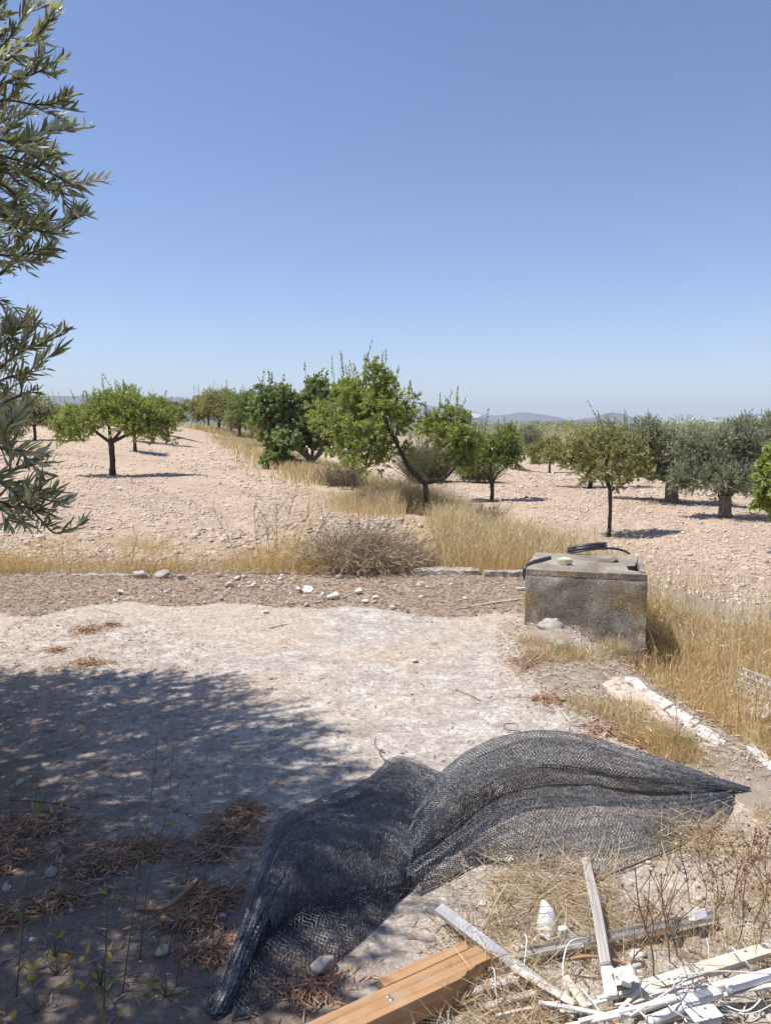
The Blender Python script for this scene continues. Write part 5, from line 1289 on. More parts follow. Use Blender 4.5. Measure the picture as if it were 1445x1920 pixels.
# f) brown heap of pulled weeds behind the curb
gh = G(); n = 5200; hp_ = T(680, 1075)
a = rng.uniform(0, 6.28, n); q = np.sqrt(rng.uniform(size=n)); ux = np.cos(a) * q * .66; uy = np.sin(a) * q * .45
zt = .42 * (.35 + 1.1 * fbm(ux * 3 + 9, uy * 3, 3, 140)) * np.clip(1 - (ux / .68) ** 2 - (uy / .5) ** 2, 0, 1) * rng.uniform(.3, 1, n)
ps = np.stack([hp_.x + ux, hp_.y + .35 + uy, hp_.z + zt], 1); dd_ = nrm(np.stack([ux * .9 + .25, uy * .6, -.25 + 0 * ux], 1) + rng.normal(size=(n, 3)) * .55)
for k_ in range(3):
    leaves(gh, ps + dd_ * (.0 + .09 * k_), nrm(dd_ + rng.normal(size=(n, 3)) * .12), .15, .0055, .25)
hobj = gh.obj('weed_heap', M['grey_straw'], kind='stuff')
gh = G()
for k in range(150):                        # thicker brittle stems through the heap
    a_ = random.uniform(0, 6.28); q_ = math.sqrt(random.random()); p0 = Vector((hp_.x + math.cos(a_) * q_ * .7, hp_.y + .3 + math.sin(a_) * q_ * .45, hp_.z + random.uniform(.0, .30) * (1 - q_ * q_) + .02))
    d_ = Vector((random.gauss(.2, .7), random.gauss(0, .5), random.gauss(.05, .4))).normalized(); l_ = random.uniform(.1, .34)
    m_ = p0 + d_ * l_ * .5 + Vector((random.uniform(-.03, .03), 0, random.uniform(-.02, .03))); gh.add(*tube_arr([p0, m_, p0 + d_ * l_], [.004, .003, .0015], 4, False))
gh.obj('weed_heap', M['twig'], kind='stuff')
gh = G(); n = 1500; a = rng.uniform(0, 6.28, n); q = np.sqrt(rng.uniform(size=n)); h2 = T(590, 1070)
ps = np.stack([h2.x + np.cos(a) * q * .55, h2.y + .3 + np.sin(a) * q * .4, h2.z + rng.uniform(0, .2, n)], 1)
leaves(gh, ps, nrm(rng.normal(size=(n, 3)) + np.array([0, 0, .5])), .16, .005, .3); gh.obj('weed_heap', M['straw'], kind='stuff')
# g) straw matted through the debris at the lower right
def straw_mat(n, xr, yr, dens, L_=(.06, .2), z=.01, th=.05, m='straw', w=.0017, name='matted_straw'):
    x = rng.uniform(*xr, n); y = rng.uniform(*yr, n); k = in_view(x, y, 1.15) & (rng.uniform(size=n) < dens(x, y)); x, y = x[k], y[k]; n = len(x)
    g_ = G(); a = rng.uniform(0, 6.28, n); up_ = rng.uniform(-.1, .7, n) ** 3 * 2; d_ = nrm(np.stack([np.cos(a), np.sin(a), up_], 1)); z0 = z + rng.uniform(0, 1, n) ** 2 * th; l_ = rng.uniform(*L_, n)
    leaves(g_, np.stack([x, y, z0], 1), d_, l_, w, .35)
    return g_.obj(name, M[m], kind='stuff')
dn_ = lambda x, y: clumpy(x, y, 3.2, 95, 2.2) * sstep(2.8, 2.45, y + .25 * (x < .35) - .25 * (x > 1.0)) * sstep(.05, .3, x)
straw_mat(20000, (.05, 1.7), (1.5, 3.0), dn_, m='straw'); straw_mat(9000, (.05, 1.7), (1.5, 3.0), dn_, m='grey_straw', th=.03); straw_mat(6000, (.1, 1.7), (1.5, 2.9), dn_, m='litter', L_=(.03, .08), w=.004, th=.03)
straw_mat(180, (-.5, 1.3), (2.2, 3.3), lambda x, y: .5 + 0 * x, m='straw', L_=(.08, .26), th=.01)
straw_mat(1500, (.15, 1.7), (1.5, 2.9), dn_, m='brown_stem', L_=(.05, .16), w=.0022, th=.06)
straw_mat(5000, (.15, 1.7), (1.5, 2.75), dn_, m='straw', L_=(.05, .14), w=.0015, th=.11)
for px, py, r, n, a_, b_, m_ in [(1180, 1770, .22, 420, .05, .2, 'straw'), (1060, 1850, .22, 420, .05, .18, 'straw'), (890, 1880, .2, 420, .05, .15, 'straw'), (1330, 1740, .25, 600, .06, .26, 'straw'), (1425, 1700, .14, 300, .06, .2, 'straw'), (980, 1700, .18, 260, .04, .14, 'straw'), (1210, 1800, .2, 300, .05, .2, 'litter'), (1400, 1790, .2, 300, .06, .2, 'strawg'), (930, 1780, .1, 160, .04, .12, 'straw')]:
    p = P(px, py, 0); tuft(p.x, p.y, r, int(n * .8), a_ * .7, b_ * .6, m_, .0014, .002, heads=.0)

# single weeds
def stalk(name, label, base, tip, m, r=.0022, br=0, heads=0, seed=1, sag=.03, cat='weed', group=None, blen=.12, leafy=0, lm='green_leaf', z0=0.0, hr=.006):
    """one weed: thin stem from base pixel to tip pixel with side branches, seed heads or leaves. tip=(px,py,height)"""
    rg = random.Random(seed); b0 = P(base[0], base[1], z0) if len(base) == 2 else D(*base)
    t0 = P(*tip) if len(tip) == 3 else D(*tip[:3])
    root = empty(name, b0, label, cat, group); v = t0 - b0; side = Vector((v.y, -v.x, 0)); side = side.normalized() if side.length > 1e-5 else Vector((1, 0, 0))
    pts = [Vector((0, 0, -.005)), v * .35 + side * sag * rg.uniform(-1, 1), v * .7 + side * sag * rg.uniform(-1, 1), v]
    sp_ = smooth_path(pts, 6); G().add(*tube_arr(sp_, np.linspace(r, r * .45, len(sp_)), 5)).obj('stem', M[m], root, True)
    tips = [(v, v.normalized())]
    gb = G()
    for k in range(br):
        t = rg.uniform(.35, .95); i = int(t * (len(sp_) - 1)); p0 = sp_[i]
        d_ = (v.normalized() * .9 + Vector((rg.uniform(-1, 1), rg.uniform(-1, 1), rg.uniform(.1, .6)))).normalized(); l_ = blen * rg.uniform(.5, 1.2) * (1.2 - t * .5)
        e = p0 + d_ * l_; gb.add(*tube_arr([p0, p0 + d_ * l_ * .5 + Vector((0, 0, -.006)), e], [r * .55, r * .45, r * .3], 4, False)); tips.append((e, d_))
    if br: gb.obj('side_stems', M[m], root, kind='stuff')
    if heads:
        gh_ = G()
        for e, d_ in tips:
            A = ICO_V * hr * np.array([1, 1, 1.25]); gh_.add(A + np.array(e), ICO_T)
            for q in range(6):
                a_ = q * 1.05; leaves(gh_, np.array([tuple(e)]), nrm(np.array([[math.cos(a_), math.sin(a_), .9]])), hr * 2.2, hr * .5, .1)
        gh_.obj('seed_heads', M['brown_stem'] if heads == 1 else M['straw'], root, kind='stuff')
    if leafy:
        gl_ = G(); n_ = leafy; idx = [rg.randrange(len(sp_)) for _ in range(n_)]
        ps_ = np.array([tuple(sp_[i]) for i in idx]); dd2 = nrm(rng.normal(size=(n_, 3)) + np.array([0, 0, .4]))
        leaves(gl_, ps_, dd2, .032 * (.6 + rg.random()), .010, .2); gl_.obj('stem_leaves', M[lm], root, kind='stuff')
    return root
W1 = [((1345, 1700), (1335, 1566, .30), 6), ((1372, 1720), (1370, 1580, .32), 7), ((1395, 1700), (1392, 1570, .30), 6), ((1412, 1730), (1416, 1560, .38), 8), ((1432, 1700), (1436, 1578, .3), 6), ((1320, 1700), (1308, 1596, .22), 5), ((1358, 1760), (1352, 1640, .28), 6), ((1380, 1780), (1395, 1650, .3), 6), ((1425, 1790), (1440, 1640, .34), 7)]
WL = ['leftmost tall one of the dry weeds with round seed heads at the right edge', 'dry weed with round seed heads, second from the left of the tall group', 'dry weed with round seed heads in the middle of the tall group at right', 'tallest dry weed with round brown seed heads near the right edge', 'dry seed-head weed nearest the right picture edge, behind', 'short dry seed-head weed set apart at the left of the group', 'dry seed-head weed in front of the tall group, left one', 'dry seed-head weed in front of the tall group, middle one', 'dry seed-head weed in front of the tall group at the right edge']
for i, ((b0, t0, nb), lb) in enumerate(zip(W1, WL)): stalk('seed_head_weed', lb, b0, t0, 'brown_stem', .0018, nb + 5, 1, 40 + i, blen=.13, group='dry weeds with round seed heads at right', hr=.0042)
stalk('bare_weed', 'tall brown leafless weed standing between the debris, right of the grey wooden stake', (1225, 1850), (1190, 1630, .50), 'brown_stem', .0032, 9, 1, 60, blen=.2, hr=.004)
stalk('bare_weed', 'brown leafless weed beside the black rubber piece, forked near its top', (1255, 1800), (1238, 1640, .40), 'brown_stem', .0026, 7, 1, 61, blen=.2, hr=.004)
stalk('bare_weed', 'dark brown leafless weed crossing the white tubes at lower right', (1195, 1860), (1215, 1700, .33), 'brown_stem', .0028, 6, 0, 62, blen=.14)
stalk('bare_weed', 'reddish thin weed rising in front of the far end of the cream profile', (1270, 1790), (1215, 1630, .42), 'brown_stem', .0022, 6, 0, 63, blen=.16)
stalk('bare_weed', 'straight brown dry weed left of the tall seed-head group', (1292, 1690), (1275, 1565, .28), 'brown_stem', .0022, 8, 2, 64, blen=.08, hr=.004)
# tall straws near the box
for i, (b0, t0, lb) in enumerate([((1015, 1190), (985, 1075, .50), 'pale tall straw leaning left in front of the left corner of the concrete box'), ((1012, 1192), (964, 1036, .62), 'longest pale straw leaning far left of the concrete box'), ((1022, 1168), (1072, 1062, .45), 'yellow straw leaning right across the lichened face of the concrete box'), ((1014, 1186), (1022, 1090, .42), 'upright thin straw before the left part of the concrete box'),
        ((1102, 1186), (1116, 1115, .36), 'short straw at the middle of the concrete box face')]):
    stalk('tall_straw', lb, b0, t0, 'straw', .0022, 0, 0, 70 + i, sag=.01, cat='straw')
for i, (b0, t0, lb) in enumerate([((1265, 1400), (1258, 1230, .52), 'tall pale straw standing in front of the white wall edge'), ((1300, 1425), (1190, 1335, .30), 'long yellow straw fallen leftward over the litter beside the wall'), ((1355, 1370), (1345, 1200, .55), 'single tall straw rising above the rough grass right of the wall'), ((1415, 1350), (1420, 1200, .5), 'tall straw right beside the crushed grey crate')]):
    stalk('tall_straw', lb, b0, t0, 'straw', .0024, 0, 2, 80 + i, sag=.03, cat='straw', hr=.004)
# green-yellow upright weeds behind the curb
def at_g(px, py): p = T(px, py); return p
for i, (b0, tp, lb, m_) in enumerate([((450, 1052), (392, 935), 'lone greenish stalk leaning far left above the yellow grass', 'green_stem'), ((487, 1050), (476, 945), 'upright greenish stalk in the yellow grass left of the straw heap', 'green_stem'), ((520, 1055), (552, 925), 'tall greenish-yellow stalk leaning right, left of the straw heap', 'green_stem'), ((515, 1050), (520, 940), 'bushy yellow-green weed in the grass beside the straw heap', 'green_stem'),
        ((505, 1050), (500, 960), 'short yellow-green weed between the two tall stalks by the straw heap', 'green_stem'), ((540, 1055), (585, 950), 'slender yellow weed bending right over the straw heap', 'strawg'), ((245, 1060), (262, 990), 'thin stalk in the yellow grass below the round almond tree', 'green_stem')]):
    p = T(*b0); dep = p.y * math.cos(PITCH) + (CH - p.z) * math.sin(PITCH)
    stalk('tall_weed', lb, (b0[0], b0[1], dep), (tp[0], tp[1], dep, 0), m_, .0042, 16 if i not in (0, 6) else 4, 0, 90 + i, sag=.02, blen=.28)
# thorny dead branches on the heap
for i, (b0, tp, lb) in enumerate([((575, 1035), (615, 965), 'dark dead branch sticking up left out of the straw heap'), ((700, 1020), (712, 985), 'dead knobbly stick on top of the straw heap at its right'), ((705, 965), (690, 925), 'small bare twig bush in the grass above the straw heap')]):
    p = T(*b0); dep = p.y * math.cos(PITCH) + (CH - p.z) * math.sin(PITCH)
    stalk('dead_branch', lb, (b0[0], b0[1], dep), (tp[0], tp[1], dep, 0), 'grey_straw', .009, 9, 0, 120 + i, sag=.05, cat='branch', blen=.25)
# mustard weeds in the tree shade, close to the camera
for i, (b0, tp, lb) in enumerate([((230, 1860), (296, 1385, .75), 'tallest dark green weed stalk rising across the shaded slab left of the net'), ((262, 1800), (325, 1395, .60), 'second green weed stalk, close behind the tallest one in the shade'), ((30, 1870), (72, 1465, .62), 'dark weed stalk at the left edge of the shaded slab'), ((195, 1890), (205, 1640, .35), 'short leafy green weed at the bottom left in the shade'), ((330, 1850), (345, 1740, .18), 'small pale green weed near the bottom, left of the net tip')]):
    stalk('green_weed', lb, b0, tp, 'dark_stem', .0019, 6, 0, 130 + i, sag=.03, blen=.10, leafy=3 if i != 3 else 10, lm='green_leaf')
def leafy(px, py, n, m, lb, L_=.030, W_=.014, r=.06, h=.10, seed=1):
    rg = np.random.default_rng(seed); p = P(px, py, 0); root = empty('low_weed', p, lb, 'weed'); gl_ = G(); gs = G()
    e = rg.normal(size=(n, 3)) * np.array([r, r, h * .5]); e[:, 2] = np.abs(e[:, 2]) + .015
    for q in e: gs.add(*tube_arr([(0, 0, 0), (q[0] * .4, q[1] * .4, q[2] * .8), q], [.0016, .0012, .0008], 4, False))
    leaves(gl_, e, nrm(e * np.array([1, 1, .3]) + rg.normal(size=e.shape) * .04), L_, W_, .3); gs.obj('stems', M['dark_stem'], root, kind='stuff'); gl_.obj('leaves', M[m], root, kind='stuff')
leafy(105, 1830, 8, 'yellow_leaf', 'small weed with hanging yellow leaves at the lower left of the shade', seed=1); leafy(105, 1795, 8, 'green_leaf', 'small green-leaved weed just above the yellow-leaved one at lower left', seed=2)
leafy(312, 1870, 9, 'green_leaf', 'low green weed at the bottom between the stalks and the net tip', seed=3); leafy(190, 1850, 9, 'yellow_leaf', 'low weed with ochre leaves at the bottom left beside the leafy stalk', seed=4)
leafy(70, 1900, 6, 'yellow_leaf', 'spreading weed with orange leaves in the bottom left corner', seed=5); leafy(110, 1540, 5, 'yellow_leaf', 'sprig of yellow leaves on the shaded slab at left', .03, .015, .03, .05, 6)

# ------------------------------------------------------------------ crushed crate at the right edge
ce = T(1432, 1312); crate = empty('crushed_crate', (ce.x, ce.y, ce.z + .06), 'crushed grey lattice crate lying tilted in the rough grass at the right edge', 'crate')
crate.rotation_euler = (.75, .25, -.65)
for face, (ox, oy, oz, rx_) in enumerate([(0, 0, 0, 0), (0, -.12, -.09, math.pi / 2)]):
    for k in range(7):
        o = bar('slat', (-.17 + .055 * k, -.11, 0) if face == 0 else (-.17 + .055 * k, -.115, -.005), (-.17 + .055 * k + .01, .11, 0) if face == 0 else (-.17 + .055 * k, -.115, -.16), .018, .006, M['grey_plastic'], bev=.001)
        o.parent = crate
    for k in range(5):
        o = bar('slat', (-.19, -.10 + .05 * k, .007) if face == 0 else (-.19, -.121, -.02 - .035 * k), (.19, -.10 + .05 * k + .01, .007) if face == 0 else (.19, -.121, -.02 - .035 * k), .015, .005, M['grey_plastic'], bev=.001)
        o.parent = crate
o = bar('rim', (-.20, -.112, .012), (.20, -.112, .012), .02, .03, M['grey_plastic'], bev=.002); o.parent = crate
crumple('crumpled_film', 1438, 1345, .28, .2, 'grey torn plastic film under the crushed crate at the right edge', 'film', M['grey_plastic'], 8, amp=.4)

# ------------------------------------------------------------------ timber and metal in the foreground
zt_ = .088
A_ = P(894, 1772, zt_); B_ = P(723, 1850, zt_); ux = (B_ - A_); ux.z = 0; ux.normalize(); uy = Vector((-ux.y, ux.x, 0))
if uy.y > 0: uy = -uy
beam = empty('timber_beam', (A_.x, A_.y, 0), 'orange varnished wooden beam with a notched end and a groove along its top, bottom centre', 'timber')
E1 = P(921, 1796, zt_) - A_; w1 = E1.dot(uy)
def prism_l(name, poly, z0, z1, m, parent, bev): 
    o = prism(name, poly, z0, z1, m, parent, bev, 0); return o
mx = Matrix(((ux.x, uy.x, 0), (ux.y, uy.y, 0), (0, 0, 1))).to_4x4()
def xy(px, py): v = P(px, py, zt_) - A_; return (v.dot(ux), v.dot(uy))
w2 = xy(760, 1884)[1]; L0 = xy(882, 1828)[0]
poly = [(0, 0), (1.15, 0), (1.15, w2), (L0 + .035, w2), (L0 + .012, w2 - .004), (L0 - .004, w2 - .014), (L0 - .018, w1 + .006), (L0 - .04, w1), (0.0, w1)]
o = prism_l('main_rail', poly, zt_ - .07, zt_, M['timber'], beam, .0025); o.rotation_euler.z = 0; o.matrix_local = mx
b1 = xy(723, 1850)[0]; e2 = xy(885, 1763); 
poly2 = [(.0 + .03, -.003), (b1, -.003), (b1, -.040), (.36 * b1, -.040), (.355 * b1, -.036), (.012, -.036)]
o = prism_l('side_strip', poly2, zt_ - .045, zt_ - .001, M['timber'], beam, .002); o.matrix_local = mx
for px, py, r_ in ((727, 1868, .0055), (733, 1874, .0065)):
    v = P(px, py, zt_) - A_; g = G(); g.add(*tube_arr([(v.x, v.y, zt_ - .004), (v.x, v.y, zt_ + .0015)], r_, 14)); g.obj('bolt_head', M['galv'], beam)
v = (L0 - .045 - .03); k0 = ux * max(.02, v) + uy * (w1 + .0006)
g = G(); g.add(*tube_arr([k0 + Vector((0, 0, zt_ - .03)) - uy * .002, k0 + Vector((0, 0, zt_ - .03)) + uy * .0012], .0095, 14)); g.obj('knot_plug', M['rust'], beam)

def lprof(name, a, b_, w, h, t, m, label, cat, roll=0, group=None):
    """open U-shaped rail: web and two flanges"""
    a = Vector(a); b_ = Vector(b_); root = empty(name, a, label, cat, group); L_ = (b_ - a).length; d_ = (b_ - a).normalized()
    q = d_.to_track_quat('X', 'Z').to_matrix().to_4x4() @ Matrix.Rotation(roll, 4, 'X')
    for nm, oy, oz, sy, sz in (('web', 0, 0, w, t), ('flange', -w / 2 + t / 2, h / 2, t, h), ('flange', w / 2 - t / 2, h / 2, t, h)):
        bm = bmesh.new(); bmesh.ops.create_cube(bm, size=1)
        for v_ in bm.verts: v_.co = Vector(((v_.co.x + .5) * L_, v_.co.y * sy + oy, v_.co.z * sz + oz + (t / 2 if nm == 'flange' else 0)))
        me = bpy.data.meshes.new(nm); bm.to_mesh(me); bm.free(); me.materials.append(m)
        o = bpy.data.objects.new(nm, me); COL.objects.link(o); o.parent = root; o.matrix_local = q
    return root
lprof('metal_profile', P(822, 1700, .065), P(1082, 1898, .03), .036, .016, .0025, M['galv'], 'shiny grooved metal rail slanting past the end of the orange beam', 'metal rail', math.pi + .25)
bar('plastic_strip', P(960, 1815, .055), P(1075, 1885, .045), .026, .006, M['whitewash'], 'flaking white strip lying along the lower half of the shiny rail', 'strip', seg=5, wob=.004)
bar('wooden_stake', P(1100, 1612, .05), P(1137, 1812, .085), .030, .026, M['old_wood'], 'grey weathered wooden stake standing out from under the net toward the camera', 'stake', roll=.4, seg=6, wob=.003, bev=.003)
bar('wooden_stake', P(1137, 1815, .08), P(1146, 1870, .06), .034, .022, M['white_paint'], 'white painted stub at the near end of the grey stake', 'stake', roll=.2, bev=.003)
lprof('metal_profile', P(975, 1792, .03), P(1345, 1718, .03), .034, .010, .0025, M['galv'], 'dull galvanised rail lying across behind the debris, under the grey stake', 'metal rail', 0)
bar('wooden_stake', P(955, 1797, .022), P(1095, 1778, .03), .022, .016, M['old_wood'], 'split grey lath lying in front of the dull galvanised rail', 'lath', seg=4, wob=.004)
# white shard
g = G(); pts2 = [(1017, 1692), (1024, 1690), (1038, 1708), (1044, 1735), (1046, 1762), (1030, 1762), (1008, 1752), (1006, 1738), (1014, 1708)]
a0 = P(1026, 1757, .015)
A = []
for lyr in (0, 1):
    for (px, py) in pts2:
        tq = (1762 - py) / 72.0; p = D(px, py, (a0.y * math.cos(PITCH) + (CH - a0.z) * math.sin(PITCH)) + tq * .055); A.append(np.array(p) - np.array(a0) + np.array([0, .010 * lyr + .012 * math.sin(px * .2), 0]))
nq = len(pts2); ctr = [np.mean(A[:nq], 0) + np.array([0, -.012, 0]), np.mean(A[nq:], 0)]; TT = []
for i in range(nq):
    j = (i + 1) % nq; TT += [(2 * nq, j, i), (2 * nq + 1, nq + i, nq + j), (i, j, nq + i), (j, nq + j, nq + i)]
o = g.add(np.vstack([A, ctr]), TT).obj('white_shard', M['gloss_white'], None, True); o.location = a0; md = o.modifiers.new('b', 'BEVEL'); md.width = .002
tag(o, 'glossy white pointed shard of ceramic standing up in the straw', 'shard')
bar('white_block', P(1047, 1750, .03), P(1062, 1747, .03), .022, .035, M['gloss_white'], 'small white ribbed block right beside the pointed white shard', 'block', bev=.002)
bar('white_block', P(962, 1768, .03), P(985, 1790, .02), .03, .022, M['white_paint'], 'chipped white block left of the pointed white shard', 'block', bev=.004)
crumple('white_chip', 899, 1695, .04, .03, 'little white chip on the ground above the shiny rail', 'chip', M['gloss_white'], 9, z=0, amp=.2)
bar('black_rubber_piece', P(1262, 1762, .02), P(1272, 1722, .05), .024, .018, M['black'], 'short black rubber piece with a frayed top in the straw at right', 'rubber piece', seg=4, wob=.004, bev=.005)
def bracket(name, px, py, label, s=1.0, z=.05, rz=0, m='gloss_white', tilt=.5):
    r = empty(name, P(px, py, z), label, 'bracket'); r.rotation_euler = (tilt, 0, rz)
    for nm, c, sz_ in (('plate', (0, 0, 0), (.05, .03, .004)), ('flange', (0, .014, .012), (.05, .003, .026)), ('flange', (0, -.014, .012), (.05, .003, .026))):
        bm = bmesh.new(); bmesh.ops.create_cube(bm, size=1)
        for v_ in bm.verts: v_.co = Vector((v_.co.x * sz_[0] + c[0], v_.co.y * sz_[1] + c[1], v_.co.z * sz_[2] + c[2])) * s
        bmesh.ops.bevel(bm, geom=list(bm.edges), offset=.0012, segments=1, affect='EDGES')
        me = bpy.data.meshes.new(nm); bm.to_mesh(me); bm.free(); me.materials.append(M[m]); o = bpy.data.objects.new(nm, me); COL.objects.link(o); o.parent = r
    g_ = G(); g_.add(*tube_arr([(0, 0, -.001), (0, 0, .0045 * s)], .006 * s, 10)); g_.obj('screw_head', M['rust'], r)
    return r
bracket('white_bracket', 1308, 1722, 'white bracket clipped to the far right end of the dull galvanised rail', 1.0, .05, .4, tilt=-.5)
bracket('white_bracket', 1160, 1845, 'white folded bracket at the near end of the cream profile', 1.3, .07, -.4, tilt=-.7)
# cream flat profile, and white tubes
cp = lprof('cream_profile', P(1165, 1862, .055), P(1500, 1757, .075), .042, .012, .002, M['cream'], 'cream coloured flat profile lying slantwise above the white tubes at lower right', 'profile', math.pi)
def tube_thing(name, pts, r, m, label, cat, kids=()):
    root = empty(name, pts[0], label, cat); o0 = Vector(pts[0]); pp = [Vector(p) - o0 for p in pts]
    G().add(*tube_arr(smooth_path(pp, 4) if len(pp) > 2 else pp, r, 18)).obj('tube', m, root, True)
    d_ = (pp[1] - pp[0]).normalized(); G().add(*tube_arr([pp[0] - d_ * .001, pp[0] - d_ * .0015 + d_ * .012], r * 1.12, 18)).obj('end_cap', m, root, True)
    return root
tube_thing('white_tube', [P(1360, 1850, .07), P(1520, 1808, .10)], .0165, M['gloss_white'], 'thick white tube running out at the right edge', 'tube')
tube_thing('white_tube', [P(1160, 1905, .055), P(1262, 1872, .06), P(1362, 1843, .065)], .011, M['gloss_white'], 'white tube in the middle of the pile, between the cream profile and the tangle', 'tube')
tube_thing('white_tube', [P(1215, 1915, .075), P(1295, 1882, .08), P(1350, 1862, .08)], .012, M['gloss_white'], 'white tube nearest the bottom edge, with flat plates at its ends', 'tube')
tube_thing('white_tube', [P(1150, 1822, .05), P(1200, 1810, .055)], .008, M['gloss_white'], 'short thin white tube behind the grey stake\'s near end', 'tube')
tube_thing('white_tube', [P(1290, 1940, .06), P(1345, 1912, .06)], .011, M['gloss_white'], 'short white tube cut off by the bottom edge at right', 'tube')
bar('white_plate', P(1292, 1905, .085), P(1345, 1893, .088), .045, .003, M['gloss_white'], 'flat white plate with holes at the bottom right of the pile', 'plate', bev=.001)
bar('white_plate', P(1275, 1876, .092), P(1345, 1856, .09), .030, .003, M['gloss_white'], 'white slotted bracket strip lying on the middle tube', 'plate', bev=.001)
bar('metal_plate', P(1303, 1866, .098), P(1330, 1858, .098), .026, .003, M['galv'], 'small grey metal plate on the white slotted strip', 'plate', bev=.001)
crumple('white_rag', 1172, 1842, .07, .06, 'crumpled white rag at the near end of the cream profile', 'rag', M['white_paint'], 12, z=.085, amp=.7)
bar('white_board', P(860, 1865, .03), P(985, 1830, .035), .035, .008, M['whitewash'], 'flaking white board in the straw right of the orange beam', 'board', bev=.002, seg=5, wob=.004)
bar('white_board', P(900, 1892, .02), P(1010, 1862, .02), .022, .008, M['whitewash'], 'narrower flaking white board below the other one in the straw', 'board', bev=.002, seg=5, wob=.004)
bar('cream_lath', P(1058, 1830, .07), P(1098, 1890, .04), .022, .008, M['cream'], 'short cream lath lying over the near end of the shiny rail', 'lath', bev=.002)
# tangle of white cords
tg = empty('cord_tangle', P(1130, 1890, 0), 'tangle of thin white plastic cords spilling from the tubes at the bottom', 'cords'); to_ = Vector(tg.location); rg = random.Random(77)
for k in range(15):
    c = P(rg.uniform(930, 1330), rg.uniform(1850, 1930), 0); a = rg.gauss(.1, .7); L_ = rg.uniform(.12, .40); pts = []
    bz = rg.uniform(.01, .06); cv = rg.uniform(-2, 2)
    x_, y_ = c.x, c.y
    for i in range(9):
        pts.append(Vector((x_, y_, bz + .03 * math.sin(i * .8 + k) + .012)) - to_); x_ += math.cos(a) * L_ / 8; y_ += math.sin(a) * L_ / 8; a += cv * L_ / 8 + rg.uniform(-.25, .25)
    G().add(*tube_arr(smooth_path(pts, 3), rg.choice((.0014, .0018, .0026)), 5)).obj('cord', M['gloss_white'], tg, True)
for k, (a, b_, c) in enumerate([((1370, 1775, .09), (1395, 1800, .12), (1418, 1830, .06)), ((1210, 1845, .10), (1330, 1822, .13), (1445, 1826, .10)), ((1180, 1905, .09), (1250, 1860, .14), (1318, 1815, .08)), ((1345, 1880, .04), (1400, 1895, .03), (1445, 1850, .05)), ((1240, 1865, .12), (1262, 1895, .10), (1300, 1915, .06)), ((1400, 1880, .02), (1385, 1900, .02), (1350, 1893, .03))]):
    G().add(*tube_arr([v_ - to_ for v_ in smooth_path([P(*a), P(*b_), P(*c)], 8)], .0022, 6)).obj('cord', M['gloss_white'], tg, True)
crumple('white_chip', 1190, 1793, .035, .03, 'small crumpled white scrap in the straw behind the short thin tube', 'scrap', M['gloss_white'], 19, z=.02, amp=.5)
crumple('white_rag', 935, 1612, .10, .05, 'white rag showing under the front edge of the net', 'rag', M['white_paint'], 21, z=.004, amp=.2)
wire([P(960, 1700, .05), P(935, 1665, .12), P(975, 1660, .14), P(1010, 1662, .10)], .0025, M['straw'], 'arched yellow straw above the shiny rail', 'straw', 'straw_stalk')
wire([P(905, 1745, .05), P(930, 1690, .13), P(952, 1655, .16)], .0028, M['straw'], 'thick yellow straw rising over the middle of the shiny rail', 'straw', 'straw_stalk')
wire([P(1060, 1800, .05), P(1100, 1793, .07), P(1150, 1800, .06), P(1185, 1815, .04)], .005, M['litter'], 'curved reddish strip of bark in the straw under the grey stake', 'bark', 'bark_strip')

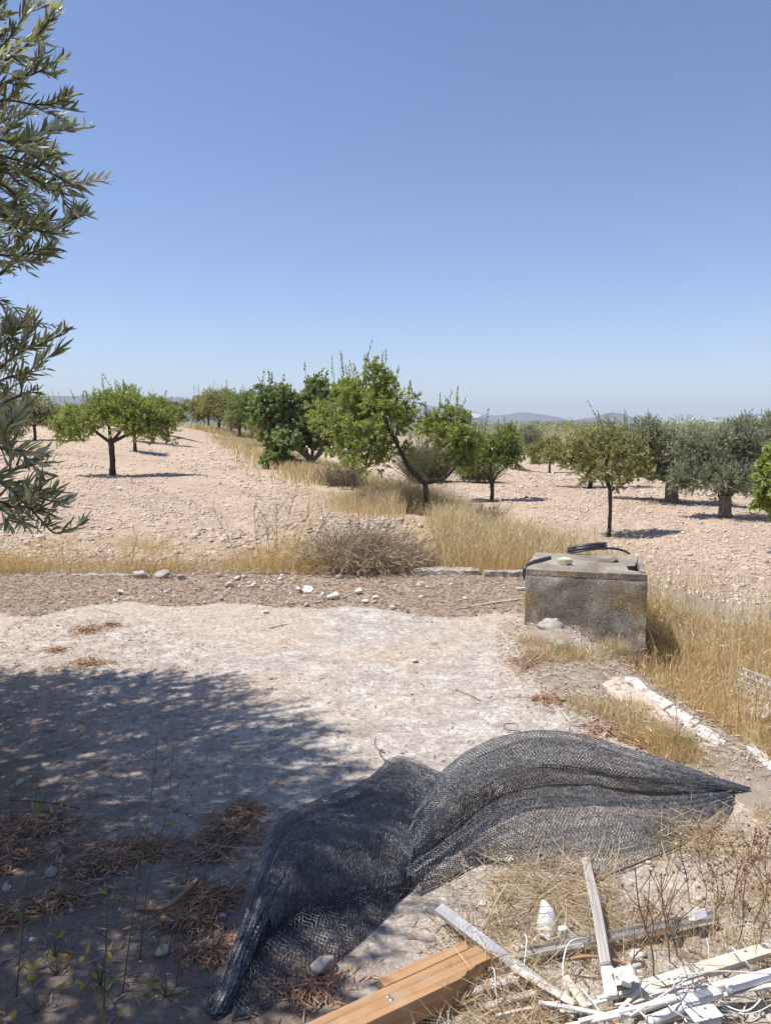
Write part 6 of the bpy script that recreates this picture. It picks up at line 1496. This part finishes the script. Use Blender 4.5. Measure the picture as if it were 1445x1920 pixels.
# thin straight slats strewn through the pile
rg = random.Random(91)
RODL = ['between the orange beam tip and the tangle, upper one', 'running to the bottom edge below the middle tube', 'tucked under the near end of the cream profile', 'lying along the middle white tube', 'pointing down right below the shiny rail end', 'cut by the bottom edge near the flat white plate', 'passing under the thick tube at the right edge', 'leaning up toward the crumpled rag, steepest of them', 'lowest of them, right at the bottom edge', 'lying between the cream profile and the thick tube', 'leftmost of them, right of the orange beam', 'short, lying just above the middle tube']
for ri, (x0_, y0_, x1_, y1_) in enumerate([(1050, 1898, 1190, 1862), (1085, 1915, 1240, 1880), (1120, 1872, 1230, 1852), (1175, 1885, 1320, 1835), (1010, 1880, 1140, 1905), (1205, 1925, 1330, 1895), (1330, 1872, 1460, 1846), (1140, 1915, 1215, 1842), (1060, 1925, 1160, 1905), (1250, 1850, 1400, 1812), (930, 1905, 1050, 1880), (1180, 1862, 1290, 1858)]):
    bar('white_rod', P(x0_, y0_, rg.uniform(.02, .07)), P(x1_, y1_, rg.uniform(.03, .10)), rg.uniform(.008, .014), .005, M['gloss_white'] if rg.random() < .6 else M['whitewash'], 'thin white rod ' + RODL[ri], 'rod', group='thin white rods in the bottom right pile', bev=.0008, seg=3, wob=.002)
# far farm buildings
def farm(px, dist, w, h, label):
    x = (px - CX) / F * dist; z = -1.5; r = empty('farm_building', (x, dist, z), label, 'building', None, .3)
    bm = bmesh.new(); bmesh.ops.create_cube(bm, size=1)
    for v_ in bm.verts: v_.co = Vector((v_.co.x * w, v_.co.y * w * .5, (v_.co.z + .5) * h))
    me = bpy.data.meshes.new('wall'); bm.to_mesh(me); bm.free(); me.materials.append(M['white_paint']); o = bpy.data.objects.new('wall', me); COL.objects.link(o); o.parent = r
    g_ = G(); a = w / 2 + .3; c_ = w * .25 + .3
    g_.add([(-a, -c_, h), (a, -c_, h), (a, c_, h), (-a, c_, h), (-a, 0, h + 1.4), (a, 0, h + 1.4)], [(0, 1, 5), (0, 5, 4), (2, 3, 4), (2, 4, 5), (0, 4, 3), (1, 2, 5)]); g_.obj('roof', M['tile'], r)
farm(998, 900, 12, 5.5, 'left one of three tiny white farm buildings below the blue hills'); farm(1024, 980, 10, 4.5, 'middle one of three tiny farm buildings below the blue hills'); farm(1046, 900, 14, 4.5, 'right one of three tiny farm buildings, long and low, below the blue hills')
